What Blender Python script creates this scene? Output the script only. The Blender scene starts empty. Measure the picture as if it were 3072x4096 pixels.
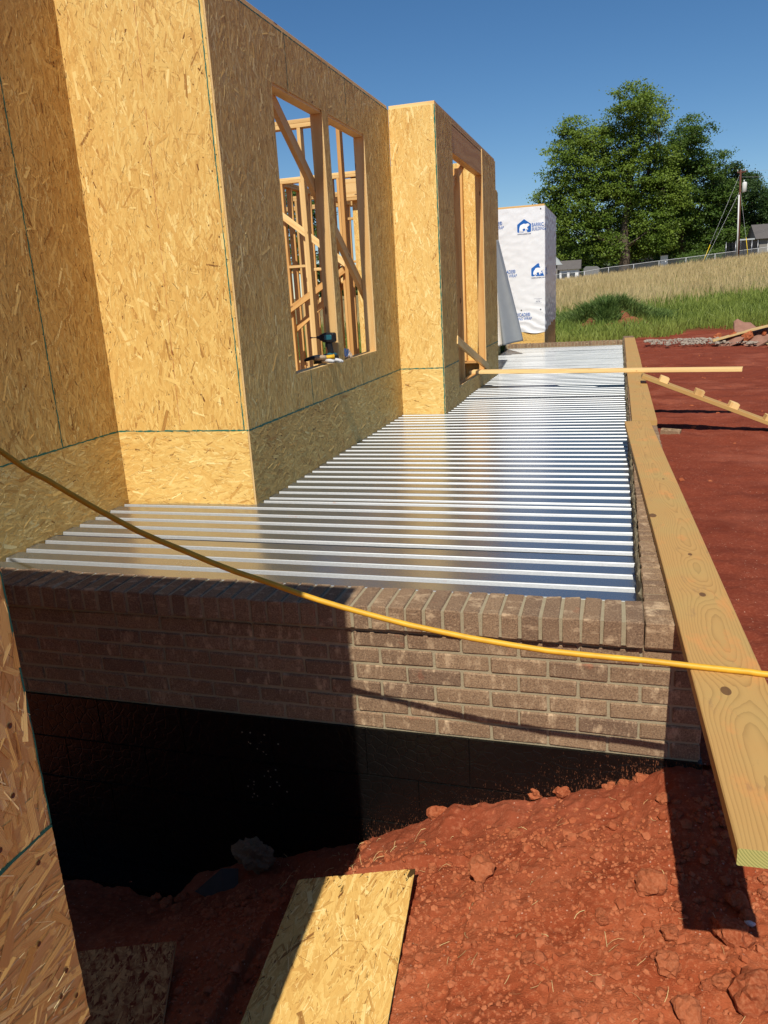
import bpy, math, random
import numpy as np
from mathutils import Vector, Matrix, noise as mnoise
R = math.radians
rnd = random.Random(7)
rng = np.random.default_rng(11)
scene = bpy.context.scene
COL = scene.collection

# ------------------------------------------------------------------ camera, sky, sun, exposure
YAW, PITCH, ROLL = -0.29803, 0.27144, -0.05885
CAM = Vector((-0.10717, -2.47337, 1.07538))
def cam_axes():
    f = Vector((math.sin(YAW), math.cos(YAW), 0)); r = Vector((math.cos(YAW), -math.sin(YAW), 0)); u = Vector((0, 0, 1))
    f2 = f*math.cos(PITCH) - u*math.sin(PITCH); u2 = u*math.cos(PITCH) + f*math.sin(PITCH)
    r3 = r*math.cos(ROLL) + u2*math.sin(ROLL); u3 = u2*math.cos(ROLL) - r*math.sin(ROLL)
    return r3, u3, f2
cd = bpy.data.cameras.new('camera'); cam = bpy.data.objects.new('camera', cd); COL.objects.link(cam)
cd.sensor_fit = 'HORIZONTAL'; cd.sensor_width = 36; cd.lens = 3114.35/3072*36; cd.clip_start = .05; cd.clip_end = 3000
r3, u3, f3 = cam_axes()
cam.matrix_world = Matrix(((r3.x, u3.x, -f3.x, CAM.x), (r3.y, u3.y, -f3.y, CAM.y), (r3.z, u3.z, -f3.z, CAM.z), (0, 0, 0, 1)))
scene.camera = cam
SUN_EL, SUN_AZ = R(51.5), R(4)
SUNDIR = Vector((math.sin(SUN_AZ)*math.cos(SUN_EL), -math.cos(SUN_AZ)*math.cos(SUN_EL), math.sin(SUN_EL)))
world = bpy.data.worlds.new('World'); scene.world = world; world.use_nodes = True
wn = world.node_tree; bg = wn.nodes['Background']
sky = wn.nodes.new('ShaderNodeTexSky'); sky.sky_type = 'NISHITA'; sky.sun_disc = False
sky.sun_elevation = SUN_EL; sky.sun_rotation = R(176); sky.air_density = .9; sky.dust_density = 0; sky.ozone_density = 4
hs = wn.nodes.new('ShaderNodeHueSaturation'); hs.inputs['Saturation'].default_value = 1.2; wn.links.new(sky.outputs[0], hs.inputs['Color'])
wn.links.new(hs.outputs[0], bg.inputs[0]); bg.inputs[1].default_value = .080
sl = bpy.data.lights.new('sun', 'SUN'); sl.energy = 4.9; sl.angle = R(.5); sl.color = (1, .935, .82)
so = bpy.data.objects.new('sun', sl); COL.objects.link(so); so.rotation_euler = SUNDIR.to_track_quat('Z', 'Y').to_euler(); so.location = (0, -5, 20)
vs = scene.view_settings; vs.view_transform = 'Standard'; vs.look = 'None'; vs.exposure = .14; vs.gamma = 1

# ------------------------------------------------------------------ measured layout (metres, deck rowlock corner at origin)
XA, XB, XC = -3.178, -2.253, -1.793          # faces of the house walls that look right
YB, YC, YD, YE = 1.811, 5.402, 9.22, 12.9    # where those faces break
ZD, ZG, ZT, ZP = -.145, .327, 2.767, 2.80    # deck, sheet seam, sheet top, plate top
XN, YN = -.92, -1.65                         # near wall
OSB = .011

# ------------------------------------------------------------------ helpers
def tag(o, label=None, cat=None, group=None, kind=None):
    if label: o['label'] = label
    if cat: o['category'] = cat
    if group: o['group'] = group
    if kind: o['kind'] = kind
    return o
def empty(name, loc=(0, 0, 0), label=None, cat=None, group=None):
    o = bpy.data.objects.new(name, None); COL.objects.link(o); o.location = loc; o.empty_display_size = .1
    return tag(o, label, cat, group)
def worldm(o):
    return o.matrix_basis.copy() if o.parent is None else worldm(o.parent) @ o.matrix_parent_inverse @ o.matrix_basis
def link(name, me, parent=None, mat=None, local=False):    # children are written in world metres unless local
    o = bpy.data.objects.new(name, me); COL.objects.link(o)
    if mat is not None and not me.materials: me.materials.append(mat)
    if parent is not None:
        o.parent = parent
        if not local: o.matrix_parent_inverse = worldm(parent).inverted()
    return o
def mesh(name, v, f, mat=None, uv=None, smooth=False):
    me = bpy.data.meshes.new(name)
    me.from_pydata([tuple(a) for a in v], [], [tuple(a) for a in f]); 
    if uv is not None:
        l = me.uv_layers.new(name='UVMap'); l.data.foreach_set('uv', np.asarray(uv, dtype=np.float32).ravel())
    if mat is not None: me.materials.append(mat)
    if smooth: me.polygons.foreach_set('use_smooth', [True]*len(me.polygons))
    me.update(); return me
def npmesh(name, v, f, mat=None, smooth=False):   # fast path: all faces same size
    v = np.asarray(v, dtype=np.float32); f = np.asarray(f, dtype=np.int32); n, k = f.shape
    me = bpy.data.meshes.new(name); me.vertices.add(len(v)); me.vertices.foreach_set('co', v.ravel())
    me.loops.add(n*k); me.loops.foreach_set('vertex_index', f.ravel()); me.polygons.add(n)
    me.polygons.foreach_set('loop_start', np.arange(0, n*k, k)); me.polygons.foreach_set('loop_total', np.full(n, k))
    me.polygons.foreach_set('use_smooth', np.full(n, smooth))
    if mat is not None: me.materials.append(mat)
    me.update(calc_edges=True); me.validate(); return me
class MB:
    def __init__(s): s.v = []; s.f = []
    def add(s, v, f):
        b = len(s.v); s.v += [tuple(a) for a in v]; s.f += [tuple(i+b for i in a) for a in f]; return s
    def box(s, x0, x1, y0, y1, z0, z1):
        return s.add([(x0,y0,z0),(x1,y0,z0),(x1,y1,z0),(x0,y1,z0),(x0,y0,z1),(x1,y0,z1),(x1,y1,z1),(x0,y1,z1)],
                     [(0,3,2,1),(4,5,6,7),(0,1,5,4),(1,2,6,5),(2,3,7,6),(3,0,4,7)])
    def tube(s, pts, rad, n=8, cap=True):
        pts = [Vector(p) for p in pts]; k = len(pts); rads = rad if hasattr(rad, '__len__') else [rad]*k
        ref = None; rings = []
        for i, p in enumerate(pts):
            t = (pts[min(i+1, k-1)] - pts[max(i-1, 0)]).normalized()
            if ref is None: ref = t.orthogonal().normalized()
            ref = (ref - t*ref.dot(t)).normalized(); b = t.cross(ref)
            rings.append([p + (ref*math.cos(a*2*math.pi/n) + b*math.sin(a*2*math.pi/n))*rads[i] for a in range(n)])
        v = [q for r in rings for q in r]; f = []
        for i in range(k-1):
            for a in range(n): f.append((i*n+a, i*n+(a+1) % n, (i+1)*n+(a+1) % n, (i+1)*n+a))
        if cap: f.append(tuple(range(n-1, -1, -1))); f.append(tuple((k-1)*n+a for a in range(n)))
        return s.add(v, f)
    def build(s, name, mat, parent=None, smooth=False, local=False):
        return link(name, mesh(name, s.v, s.f, mat, smooth=smooth), parent, local=local)
def vnoise(x, y, seed=0):      # numpy value noise
    x = np.asarray(x, float); y = np.asarray(y, float); xi = np.floor(x).astype(np.int64); yi = np.floor(y).astype(np.int64); xf = x-xi; yf = y-yi
    def h(a, b):
        n = (a*374761393 + b*668265263 + seed*974711) & 0xffffffff; n = ((n ^ (n >> 13))*1274126177) & 0xffffffff
        return ((n ^ (n >> 16)) & 0xffff)/65535.
    u = xf*xf*(3-2*xf); v = yf*yf*(3-2*yf)
    return (h(xi,yi)*(1-u)+h(xi+1,yi)*u)*(1-v)+(h(xi,yi+1)*(1-u)+h(xi+1,yi+1)*u)*v
def fbm(x, y, o=4, seed=0, gain=.5):
    s = 0; a = 1; t = 0
    for i in range(o): s = s + a*(vnoise(x*2**i, y*2**i, seed+i)-.5); t += a; a *= gain
    return s/t*2

# ------------------------------------------------------------------ node materials
class NT:
    def __init__(s, name):
        s.m = bpy.data.materials.new(name); s.m.use_nodes = True; s.t = s.m.node_tree; s.n = s.t.nodes; s.b = s.n['Principled BSDF']
    def new(s, ty, **kw):
        n = s.n.new(ty)
        for k, v in kw.items(): setattr(n, k, v)
        return n
    def link(s, a, b): s.t.links.new(a, b)
    def val(s, sock, v):
        if hasattr(v, 'node'): s.link(v, sock)
        elif v is not None: sock.default_value = v
    def math(s, op, a, b=None, c=None, clamp=False):
        n = s.new('ShaderNodeMath', operation=op, use_clamp=clamp); s.val(n.inputs[0], a); s.val(n.inputs[1], b)
        if c is not None: s.val(n.inputs[2], c)
        return n.outputs[0]
    def mix(s, f, a, b, mode='MIX'):
        n = s.new('ShaderNodeMix', data_type='RGBA', blend_type=mode); s.val(n.inputs[0], f)
        for i, v in ((6, a), (7, b)): s.val(n.inputs[i], tuple(v)+(1,) if isinstance(v, tuple) and len(v) == 3 else v)
        return n.outputs[2]
    def ramp(s, f, stops, interp='LINEAR'):
        n = s.new('ShaderNodeValToRGB'); e = n.color_ramp; e.interpolation = interp; s.val(n.inputs[0], f)
        while len(e.elements) < len(stops): e.elements.new(.5)
        for el, (p, c) in zip(e.elements, stops): el.position = p; el.color = tuple(c)+(1,) if len(c) == 3 else c
        return n.outputs[0]
    def mapping(s, vec, loc=(0,0,0), rot=(0,0,0), scale=(1,1,1)):
        n = s.new('ShaderNodeMapping'); s.link(vec, n.inputs[0]); n.inputs[1].default_value = loc; n.inputs[2].default_value = rot; n.inputs[3].default_value = scale
        return n.outputs[0]
    def noise(s, vec, scale=5, detail=3, rough=.5, out=0, dist=0):
        n = s.new('ShaderNodeTexNoise'); s.link(vec, n.inputs['Vector']); n.inputs['Scale'].default_value = scale; n.inputs['Detail'].default_value = detail
        n.inputs['Roughness'].default_value = rough; n.inputs['Distortion'].default_value = dist
        return n.outputs[out]
    def voro(s, vec, scale=1, feature='F1', out='Color', rand=1, metric='EUCLIDEAN'):
        n = s.new('ShaderNodeTexVoronoi', feature=feature)
        if feature != 'DISTANCE_TO_EDGE': n.distance = metric
        s.link(vec, n.inputs['Vector']); n.inputs['Scale'].default_value = scale; n.inputs['Randomness'].default_value = rand
        return n.outputs[out]
    def coord(s, which): return s.new('ShaderNodeTexCoord').outputs[which]
    def rand(s): return s.new('ShaderNodeObjectInfo').outputs['Random']
    def bump(s, h, strength=.3, dist=.002):
        n = s.new('ShaderNodeBump'); n.inputs['Strength'].default_value = strength; n.inputs['Distance'].default_value = dist
        s.link(h, n.inputs['Height']); s.link(n.outputs[0], s.b.inputs['Normal']); return n
    def sep(s, c):
        n = s.new('ShaderNodeSeparateColor'); s.link(c, n.inputs[0]); return n.outputs
    def xyz(s, c):
        n = s.new('ShaderNodeSeparateXYZ'); s.link(c, n.inputs[0]); return n.outputs
    def comb(s, x, y, z):
        n = s.new('ShaderNodeCombineXYZ'); s.val(n.inputs[0], x); s.val(n.inputs[1], y); s.val(n.inputs[2], z); return n.outputs[0]
    def vadd(s, a, b):
        n = s.new('ShaderNodeVectorMath', operation='ADD'); s.val(n.inputs[0], a); s.val(n.inputs[1], b); return n.outputs[0]
    def vscale(s, a, k):
        n = s.new('ShaderNodeVectorMath', operation='SCALE'); s.val(n.inputs[0], a); n.inputs[3].default_value = k; return n.outputs[0]
    def done(s, col, rough=.7, metal=0, spec=.3):
        s.val(s.b.inputs['Base Color'], tuple(col)+(1,) if isinstance(col, tuple) and len(col) == 3 else col)
        s.val(s.b.inputs['Roughness'], rough); s.val(s.b.inputs['Metallic'], metal); s.val(s.b.inputs['Specular IOR Level'], spec)
        return s.m
def plain(name, col, rough=.6, metal=0, spec=.3, var=.15, scale=20, bump=.1):
    m = NT(name); o = m.coord('Object'); n = m.noise(o, scale, 4)
    c = m.mix(n, tuple(k*(1-var) for k in col), tuple(min(1, k*(1+var)) for k in col))
    if bump: m.bump(m.noise(o, scale*4, 3), bump, .003)
    return m.done(c, rough, metal, spec)

def osb_mat(name, gain=1.0):
    # colour of one wood strand: tone comes with each modelled strand, grain runs along it
    m = NT(name); uv = m.coord('UV'); at = m.new('ShaderNodeAttribute'); at.attribute_name = 'tone'; tone = at.outputs['Fac']
    g = m.noise(m.mapping(uv, (0,0,0), (0,0,0), (420, 14, 1)), 1.0, 2); lines = m.math('SINE', m.math('MULTIPLY_ADD', g, 7., m.math('MULTIPLY', m.xyz(uv)[0], 2600.)))
    t2 = m.math('ADD', tone, m.math('ADD', m.math('MULTIPLY', m.math('SUBTRACT', g, .5), .36), m.math('MULTIPLY', lines, .05)))
    broad = m.noise(m.coord('Object'), 2.3, 2); t2 = m.math('ADD', t2, m.math('MULTIPLY', m.math('SUBTRACT', broad, .5), .22))
    t2 = m.math('ADD', t2, m.math('MULTIPLY', m.math('SUBTRACT', m.rand(), .5), .14))
    G = lambda *c: tuple(k*gain for k in c)
    col = m.ramp(t2, [(0.0, G(.18, .075, .02)), (.16, G(.47, .24, .06)), (.42, G(.665, .40, .112)), (.68, G(.755, .515, .17)), (1.0, G(.88, .725, .34))])
    m.bump(m.math('ADD', g, m.math('MULTIPLY', lines, .15)), .22, .0012)
    return m.done(col, .6, 0, .25)
def lumber_mat(name, a, b, spec=.25):
    m = NT(name); uv = m.coord('UV'); r = m.rand()
    uv = m.vadd(uv, m.comb(m.math('MULTIPLY', r, 13.), m.math('MULTIPLY', r, 47.), 0))
    w = m.noise(m.mapping(uv, (0,0,0), (0,0,0), (7, .9, 1)), 1, 3, .5)
    ringv = m.math('ADD', m.math('MULTIPLY', m.xyz(uv)[0], 60.), m.math('MULTIPLY', w, 16.))
    ring = m.math('ADD', m.math('MULTIPLY', m.math('SINE', ringv), .5), .5); ring = m.math('POWER', ring, 2.2)
    fine = m.noise(m.mapping(uv, (0,0,0), (0,0,0), (260, 6, 1)), 1, 2)
    col = m.mix(m.math('MULTIPLY', ring, .65), a, b)
    col = m.mix(m.math('MULTIPLY', fine, .35), col, tuple(k*.62 for k in b))
    # knots
    kv = m.new('ShaderNodeTexVoronoi'); m.link(m.mapping(uv, (0,0,0), (0,0,0), (9, 2.6, 1)), kv.inputs['Vector']); kv.inputs['Scale'].default_value = 1
    kd = m.math('LESS_THAN', kv.outputs['Distance'], .085)
    col = m.mix(m.math('MULTIPLY', kd, .8), col, (.16, .07, .025))
    tint = m.math('ADD', m.math('MULTIPLY', r, .35), .82)
    col = m.mix(1.0, col, m.comb(tint, m.math('MULTIPLY', m.math('POWER', tint, 1.3), 1), m.math('POWER', tint, 1.6)), 'MULTIPLY')
    m.bump(m.math('ADD', fine, ring), .12, .001)
    return m.done(col, .6, 0, spec)
def treated_mat(name, knots, stain=.5):
    # flat sawn board: growth rings cut by the face, bent round real knots (board coordinates in metres, v along the board)
    m = NT(name); uv = m.coord('UV'); r = m.rand()
    x, y, _ = m.xyz(uv)
    wand = m.math('MULTIPLY', m.math('SUBTRACT', m.noise(m.comb(0, y, r), .7, 2), .5), .09)
    lobe = m.math('MULTIPLY', m.math('SUBTRACT', m.noise(m.comb(3, y, r), .8, 2), .5), .07)
    dx = m.math('SUBTRACT', x, m.math('ADD', wand, .01))
    rr = m.math('SQRT', m.math('ADD', m.math('POWER', dx, 2.), m.math('POWER', m.math('ADD', lobe, .045), 2.)))
    wob = m.noise(m.mapping(uv, (0,0,0), (0,0,0), (14, 2.2, 1)), 1, 3)
    ph = m.math('ADD', rr, m.math('MULTIPLY', wob, .022))
    kmask = None
    for kx, ky, s in knots:
        d = m.math('SQRT', m.math('ADD', m.math('POWER', m.math('MULTIPLY', m.math('SUBTRACT', x, kx), 1.), 2.), m.math('POWER', m.math('MULTIPLY', m.math('SUBTRACT', y, ky), .55), 2.)))
        g = m.math('EXPONENT', m.math('MULTIPLY', m.math('POWER', d, 2.), -1/(s*2.6)**2))
        ph = m.math('ADD', ph, m.math('MULTIPLY', g, s*1.2))
        k = m.math('LESS_THAN', m.math('ADD', d, m.math('MULTIPLY', wob, s*.45)), s*.72)
        kmask = k if kmask is None else m.math('MAXIMUM', kmask, k)
    w = m.math('FRACT', m.math('MULTIPLY', ph, 135.)); late = m.math('POWER', w, 4.0)
    fine = m.noise(m.mapping(uv, (0,0,0), (0,0,0), (420, 9, 1)), 1, 2)
    col = m.mix(m.math('MULTIPLY', late, .66), (.49, .285, .095), (.25, .13, .04))
    col = m.mix(m.math('MULTIPLY', fine, .30), col, (.33, .21, .075))
    green = m.noise(uv, 3.1, 2); col = m.mix(m.math('MULTIPLY', m.ramp(green, [(.45, (0,0,0)), (.75, (1,1,1))]), .35), col, (.36, .32, .12))
    st = m.noise(m.mapping(uv, (5,2,0), (0,0,0), (9, 4, 1)), 1, 4, .65)
    col = m.mix(m.math('MULTIPLY', m.ramp(st, [(.55, (0,0,0)), (.72, (1,1,1))]), stain), col, (.60, .26, .08))
    mud = m.noise(m.mapping(uv, (1,7,0), (0,0,.3), (14, 5, 1)), 1, 5, .7); col = m.mix(m.math('MULTIPLY', m.ramp(mud, [(.60, (0,0,0)), (.70, (1,1,1))]), stain*.55), col, (.20, .12, .07))
    if kmask is not None: col = m.mix(m.math('MULTIPLY', kmask, .85), col, (.10, .045, .02))
    m.bump(m.math('ADD', late, m.math('MULTIPLY', fine, .5)), .18, .001)
    return m.done(col, .62, 0, .25)
def brick_mat():
    m = NT('brown_brick'); o = m.coord('Object'); r = m.rand()
    ov = m.vadd(o, m.comb(m.math('MULTIPLY', r, 71.), m.math('MULTIPLY', r, 33.), 0))
    base = m.ramp(r, [(0, (.185, .112, .064)), (.22, (.24, .155, .09)), (.42, (.14, .085, .053)), (.62, (.27, .176, .102)), (.82, (.18, .11, .066)), (1, (.12, .074, .05))])
    n = m.noise(ov, 14, 5, .65); col = m.mix(m.math('MULTIPLY', n, .55), base, (.33, .225, .14))
    sp = m.noise(ov, 190, 3, .75); col = m.mix(m.ramp(sp, [(.5, (0,0,0)), (.68, (.8,.8,.8))]), col, (.075, .045, .035)); col = m.mix(m.ramp(sp, [(.30, (.7,.7,.7)), (.44, (0,0,0))]), col, (.46, .33, .21))
    pale = m.noise(m.mapping(m.vadd(ov, (4, 9, 2)), (0,0,0), (0,0,0), (1.6, 1, .7)), 17, 5, .72); col = m.mix(m.ramp(pale, [(.54, (0,0,0)), (.70, (.85,.85,.85))]), col, (.52, .38, .24))
    red = m.noise(m.vadd(ov, (14, 3, 7)), 9, 4, .6); col = m.mix(m.ramp(red, [(.66, (0,0,0)), (.8, (.6,.6,.6))]), col, (.36, .10, .05))
    m.bump(m.math('ADD', sp, m.noise(ov, 60, 3)), .55, .003)
    return m.done(col, .9, 0, .15)
def mortar_mat():
    m = NT('mortar'); o = m.coord('Object'); n = m.noise(o, 30, 4); f = m.noise(o, 300, 2)
    col = m.mix(n, (.27, .225, .145), (.38, .325, .215)); col = m.mix(m.math('MULTIPLY', f, .4), col, (.28, .23, .15))
    m.bump(m.math('ADD', f, n), .5, .004); return m.done(col, .95, 0, .1)
def tar_mat():
    m = NT('black_tar_coating'); o = m.coord('Object'); x, y, z = m.xyz(o)
    blob = m.noise(o, 26, 5, .6, dist=.4); crack = m.voro(o, 24, 'DISTANCE_TO_EDGE', 'Distance')
    dr = m.noise(m.mapping(o, (0,0,0), (0,0,0), (300, 300, 70)), 1, 4, .75)
    # red soil splashed on from the heap: grows towards the heap line z = soil(x)
    line = m.math('ADD', m.math('MULTIPLY', x, .45), -.60)
    hgt = m.math('SUBTRACT', z, line)
    amt = m.ramp(hgt, [(0.0, (1, 1, 1)), (.16, (.45, .45, .45)), (.33, (0, 0, 0))])
    thr = m.math('GREATER_THAN', m.math('ADD', dr, m.math('MULTIPLY', amt, .20)), .755)
    thr = m.math('MULTIPLY', thr, m.ramp(m.math('ADD', x, 1.5), [(.1, (0,0,0)), (.55, (1,1,1))]))
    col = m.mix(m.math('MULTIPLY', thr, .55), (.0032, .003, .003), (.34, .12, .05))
    spots = m.math('LESS_THAN', m.voro(m.mapping(o, (.3,.2,.1), (0,0,0), (1, 1, 1)), 42, 'F1', 'Distance'), .16)
    reg = m.math('MULTIPLY', m.math('LESS_THAN', m.math('ABSOLUTE', m.math('ADD', x, 1.44)), .09), m.math('LESS_THAN', m.math('ABSOLUTE', m.math('ADD', z, .75)), .17))
    reg = m.math('MULTIPLY', reg, m.math('GREATER_THAN', m.noise(o, 16, 2), .52))
    col = m.mix(m.math('MULTIPLY', m.math('MULTIPLY', spots, reg), .8), col, (.35, .31, .22))
    rough = m.math('ADD', m.math('MULTIPLY', thr, .5), m.math('ADD', m.math('MULTIPLY', blob, .25), .26))
    m.bump(m.math('ADD', blob, m.math('MULTIPLY', m.math('MINIMUM', crack, .08), 4.)), .5, .006)
    return m.done(col, rough, 0, .28)
def soil_mat():
    m = NT('red_clay_soil'); o = m.coord('Object'); x, y, z = m.xyz(o)
    n = m.noise(o, 3.5, 5, .6); f = m.noise(o, 60, 4, .7); g = m.noise(o, 260, 2)
    dry = m.mix(m.ramp(n, [(.35, (0,0,0)), (.65, (1,1,1))]), (.265, .056, .021), (.385, .108, .044)); dry = m.mix(m.ramp(f, [(.52, (0,0,0)), (.75, (1,1,1))]), dry, (.47, .17, .080))
    moist = m.mix(n, (.145, .029, .015), (.215, .048, .025)); moist = m.mix(m.ramp(f, [(.48, (0,0,0)), (.75, (.8,.8,.8))]), moist, (.31, .092, .052)); moist = m.mix(m.ramp(m.noise(o, 1.1, 4, .6), [(.52, (0,0,0)), (.68, (.55,.55,.55))]), moist, (.33, .10, .058)); moist = m.mix(m.ramp(m.noise(m.mapping(o, (0,0,0), (0,0,.1), (1.2, 4, 1)), 1.5, 4, .6), [(.5, (0,0,0)), (.7, (.6,.6,.6))]), moist, (.105, .022, .013))
    # graded yard is darker, packed clay; the heap by the wall is loose and dry
    far = m.math('ADD', y, m.math('MULTIPLY', m.math('SUBTRACT', n, .5), .9)); k = m.ramp(m.math('MULTIPLY_ADD', far, .5, .55), [(.2, (0,0,0)), (.8, (1,1,1))])
    col = m.mix(k, dry, moist)
    stone = m.voro(o, 95, 'F1', 'Color'); ss = m.sep(stone); sd = m.voro(o, 95, 'F1', 'Distance')
    sm = m.math('MULTIPLY', m.math('GREATER_THAN', ss[0], .955), m.math('LESS_THAN', sd, .28)); col = m.mix(m.math('MULTIPLY', sm, .75), col, (.55, .33, .23))
    # turf: bare earth to straw coloured thatch further out
    gy = m.math('ADD', y, m.math('MULTIPLY', m.math('SUBTRACT', m.noise(o, .8, 3), .5), 5.)); gy = m.math('SUBTRACT', gy, m.math('MULTIPLY', x, .7))
    turf = m.mix(m.noise(o, 2.2, 4), (.045, .062, .012), (.085, .10, .025)); straw = m.mix(m.noise(o, 1.7, 4), (.16, .12, .05), (.27, .21, .10))
    col = m.mix(m.ramp(m.math('MULTIPLY', gy, .01), [(.205, (0,0,0)), (.225, (1,1,1))]), col, turf)
    col = m.mix(m.ramp(m.math('MULTIPLY', gy, .01), [(.36, (0,0,0)), (.46, (1,1,1))]), col, straw)
    m.bump(m.math('ADD', m.math('MULTIPLY', f, 1.), m.math('MULTIPLY', g, .5)), .7, .008)
    return m.done(col, .95, 0, .08)
def clod_mat():
    m = NT('clay_clod'); o = m.coord('Object'); r = m.rand(); n = m.noise(o, 12, 5, .65); f = m.noise(o, 120, 3)
    a = m.mix(r, (.29, .066, .025), (.40, .118, .048)); col = m.mix(m.ramp(n, [(.4, (0,0,0)), (.75, (1,1,1))]), a, (.49, .18, .085)); col = m.mix(m.math('MULTIPLY', f, .3), col, (.19, .045, .02))
    m.bump(m.math('ADD', n, f), .5, .006); return m.done(col, .95, 0, .08)
def galv_mat(name, r0, r1, c0, c1, metal):
    m = NT(name); o = m.coord('Object')
    sp = m.noise(m.mapping(o, (0,0,0), (0,0,.4), (120, 60, 260)), 1, 2); n = m.noise(o, 2.3, 3)
    col = m.mix(sp, c0, c1)
    dirt = m.noise(m.mapping(o, (3,1,0), (0,0,0), (6, 14, 14)), 1, 4, .7); col = m.mix(m.ramp(dirt, [(.66, (0,0,0)), (.78, (.6,.6,.6))]), col, (.42, .20, .13))
    rough = m.math('ADD', m.math('MULTIPLY', sp, r1), m.math('MULTIPLY_ADD', n, .06, r0))
    m.bump(m.math('ADD', n, m.math('MULTIPLY', sp, .01)), .06, .01)
    return m.done(col, rough, metal, .5)
def leaf_mat(name, a, b, trans=.35):
    m = NT(name); o = m.coord('Object'); n = m.noise(o, .35, 4); f = m.noise(o, 3.3, 2)
    col = m.mix(m.ramp(n, [(.35, (0,0,0)), (.65, (1,1,1))]), a, b); col = m.mix(m.math('MULTIPLY', f, .45), col, tuple(k*1.5 for k in b))
    tr = m.new('ShaderNodeBsdfTranslucent'); m.link(col, tr.inputs[0]); mx = m.new('ShaderNodeMixShader'); mx.inputs[0].default_value = trans
    out = m.n['Material Output']; m.done(col, .5, 0, .25)
    m.link(m.b.outputs[0], mx.inputs[1]); m.link(tr.outputs[0], mx.inputs[2]); m.link(mx.outputs[0], out.inputs[0]); return m.m
def wrap_mat():
    m = NT('white_house_wrap'); o = m.coord('Object'); n = m.noise(o, 6, 4); f = m.noise(m.mapping(o, (0,0,0), (0,.5,0), (9, 9, 30)), 1, 4, .6)
    col = m.mix(n, (.70, .71, .73), (.77, .775, .785)); m.bump(m.math('ADD', f, m.noise(o, 60, 2)), .12, .006); return m.done(col, .32, 0, .5)

M = {}
M['osb'] = osb_mat('oriented_strand_board')
M['osb_near'] = M['osb']
M['edge'] = plain('strand_board_edge', (.62, .42, .19), .85, var=.35, scale=160, bump=.5)
M['green'] = plain('green_edge_seal', (.006, .135, .10), .6, var=.3, scale=60)
M['chalk'] = plain('red_chalk', (.33, .035, .02), .9)
M['stud'] = lumber_mat('pine_stud', (.80, .54, .23), (.64, .37, .125))
M['stud_orange'] = lumber_mat('fir_stud', (.74, .43, .15), (.56, .27, .08))
M['endgrain'] = None
M['pt_near'] = treated_mat('treated_plank_near', [(-.018, .617, .026), (.012, 1.29, .022), (.019, 1.71, .016), (-.078, 2.25, .034), (.028, 2.96, .014)], .75)
M['pt'] = treated_mat('treated_plank', [(.03, .62, .014), (-.04, 1.7, .016), (.05, 3.0, .014)], .35)
M['brick'] = brick_mat(); M['mortar'] = mortar_mat(); M['tar'] = tar_mat(); M['soil'] = soil_mat(); M['clod'] = clod_mat(); M['galv'] = galv_mat('galvanised_steel_flat', .19, .06, (.36, .385, .41), (.43, .455, .48), .87); M['galv_web'] = galv_mat('galvanised_steel_web', .47, .10, (.33, .35, .37), (.52, .545, .565), .9)
M['wrap'] = wrap_mat(); M['wrapback'] = plain('grey_wrap_back', (.235, .25, .265), .45, var=.12, scale=7)
M['blue'] = plain('blue_print', (.012, .115, .42), .4, var=.05, bump=0); M['navy'] = plain('navy_print', (.02, .045, .14), .4, var=.05, bump=0); M['whiteprint'] = plain('white_print', (.85, .85, .86), .4, var=.03, bump=0)
M['hose'] = plain('yellow_hose', (.64, .35, .025), .5, var=.32, scale=22, bump=.12, spec=.35)
M['nail'] = plain('nail_steel', (.12, .10, .09), .45, 1, var=.2)
M['straw'] = plain('dry_straw', (.55, .38, .17), .8, var=.3, scale=8)
M['gravel'] = plain('grey_gravel', (.30, .25, .20), .95, var=.45, scale=40, bump=.6)
M['concrete'] = plain('broken_concrete', (.25, .13, .092), .95, var=.4, scale=6, bump=.6)
M['greyrock'] = plain('grey_mortar_lump', (.20, .135, .075), .95, var=.3, scale=25, bump=.8)
M['bark'] = plain('tree_bark', (.10, .075, .055), .9, var=.35, scale=3, bump=.4)
M['leafA'] = leaf_mat('oak_leaves', (.065, .122, .014), (.155, .22, .03)); M['leafB'] = leaf_mat('dark_oak_leaves', (.036, .080, .011), (.09, .148, .023)); M['leafC'] = leaf_mat('far_leaves', (.022, .052, .012), (.052, .09, .022))
M['grass'] = leaf_mat('green_grass', (.115, .175, .026), (.23, .27, .055), .3); M['drygrass'] = leaf_mat('dry_grass', (.38, .28, .12), (.55, .43, .22), .25); M['weed'] = leaf_mat('weed_leaves', (.065, .12, .025), (.15, .21, .055), .3)
M['black'] = plain('black_rubber', (.012, .012, .013), .5, var=.2); M['teal'] = plain('teal_plastic', (.012, .10, .13), .4, var=.08, spec=.5)
M['steel'] = plain('grey_steel', (.35, .36, .38), .4, 1, var=.1); M['fence'] = plain('galvanised_pipe', (.45, .46, .47), .5, .3, var=.1)

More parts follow.
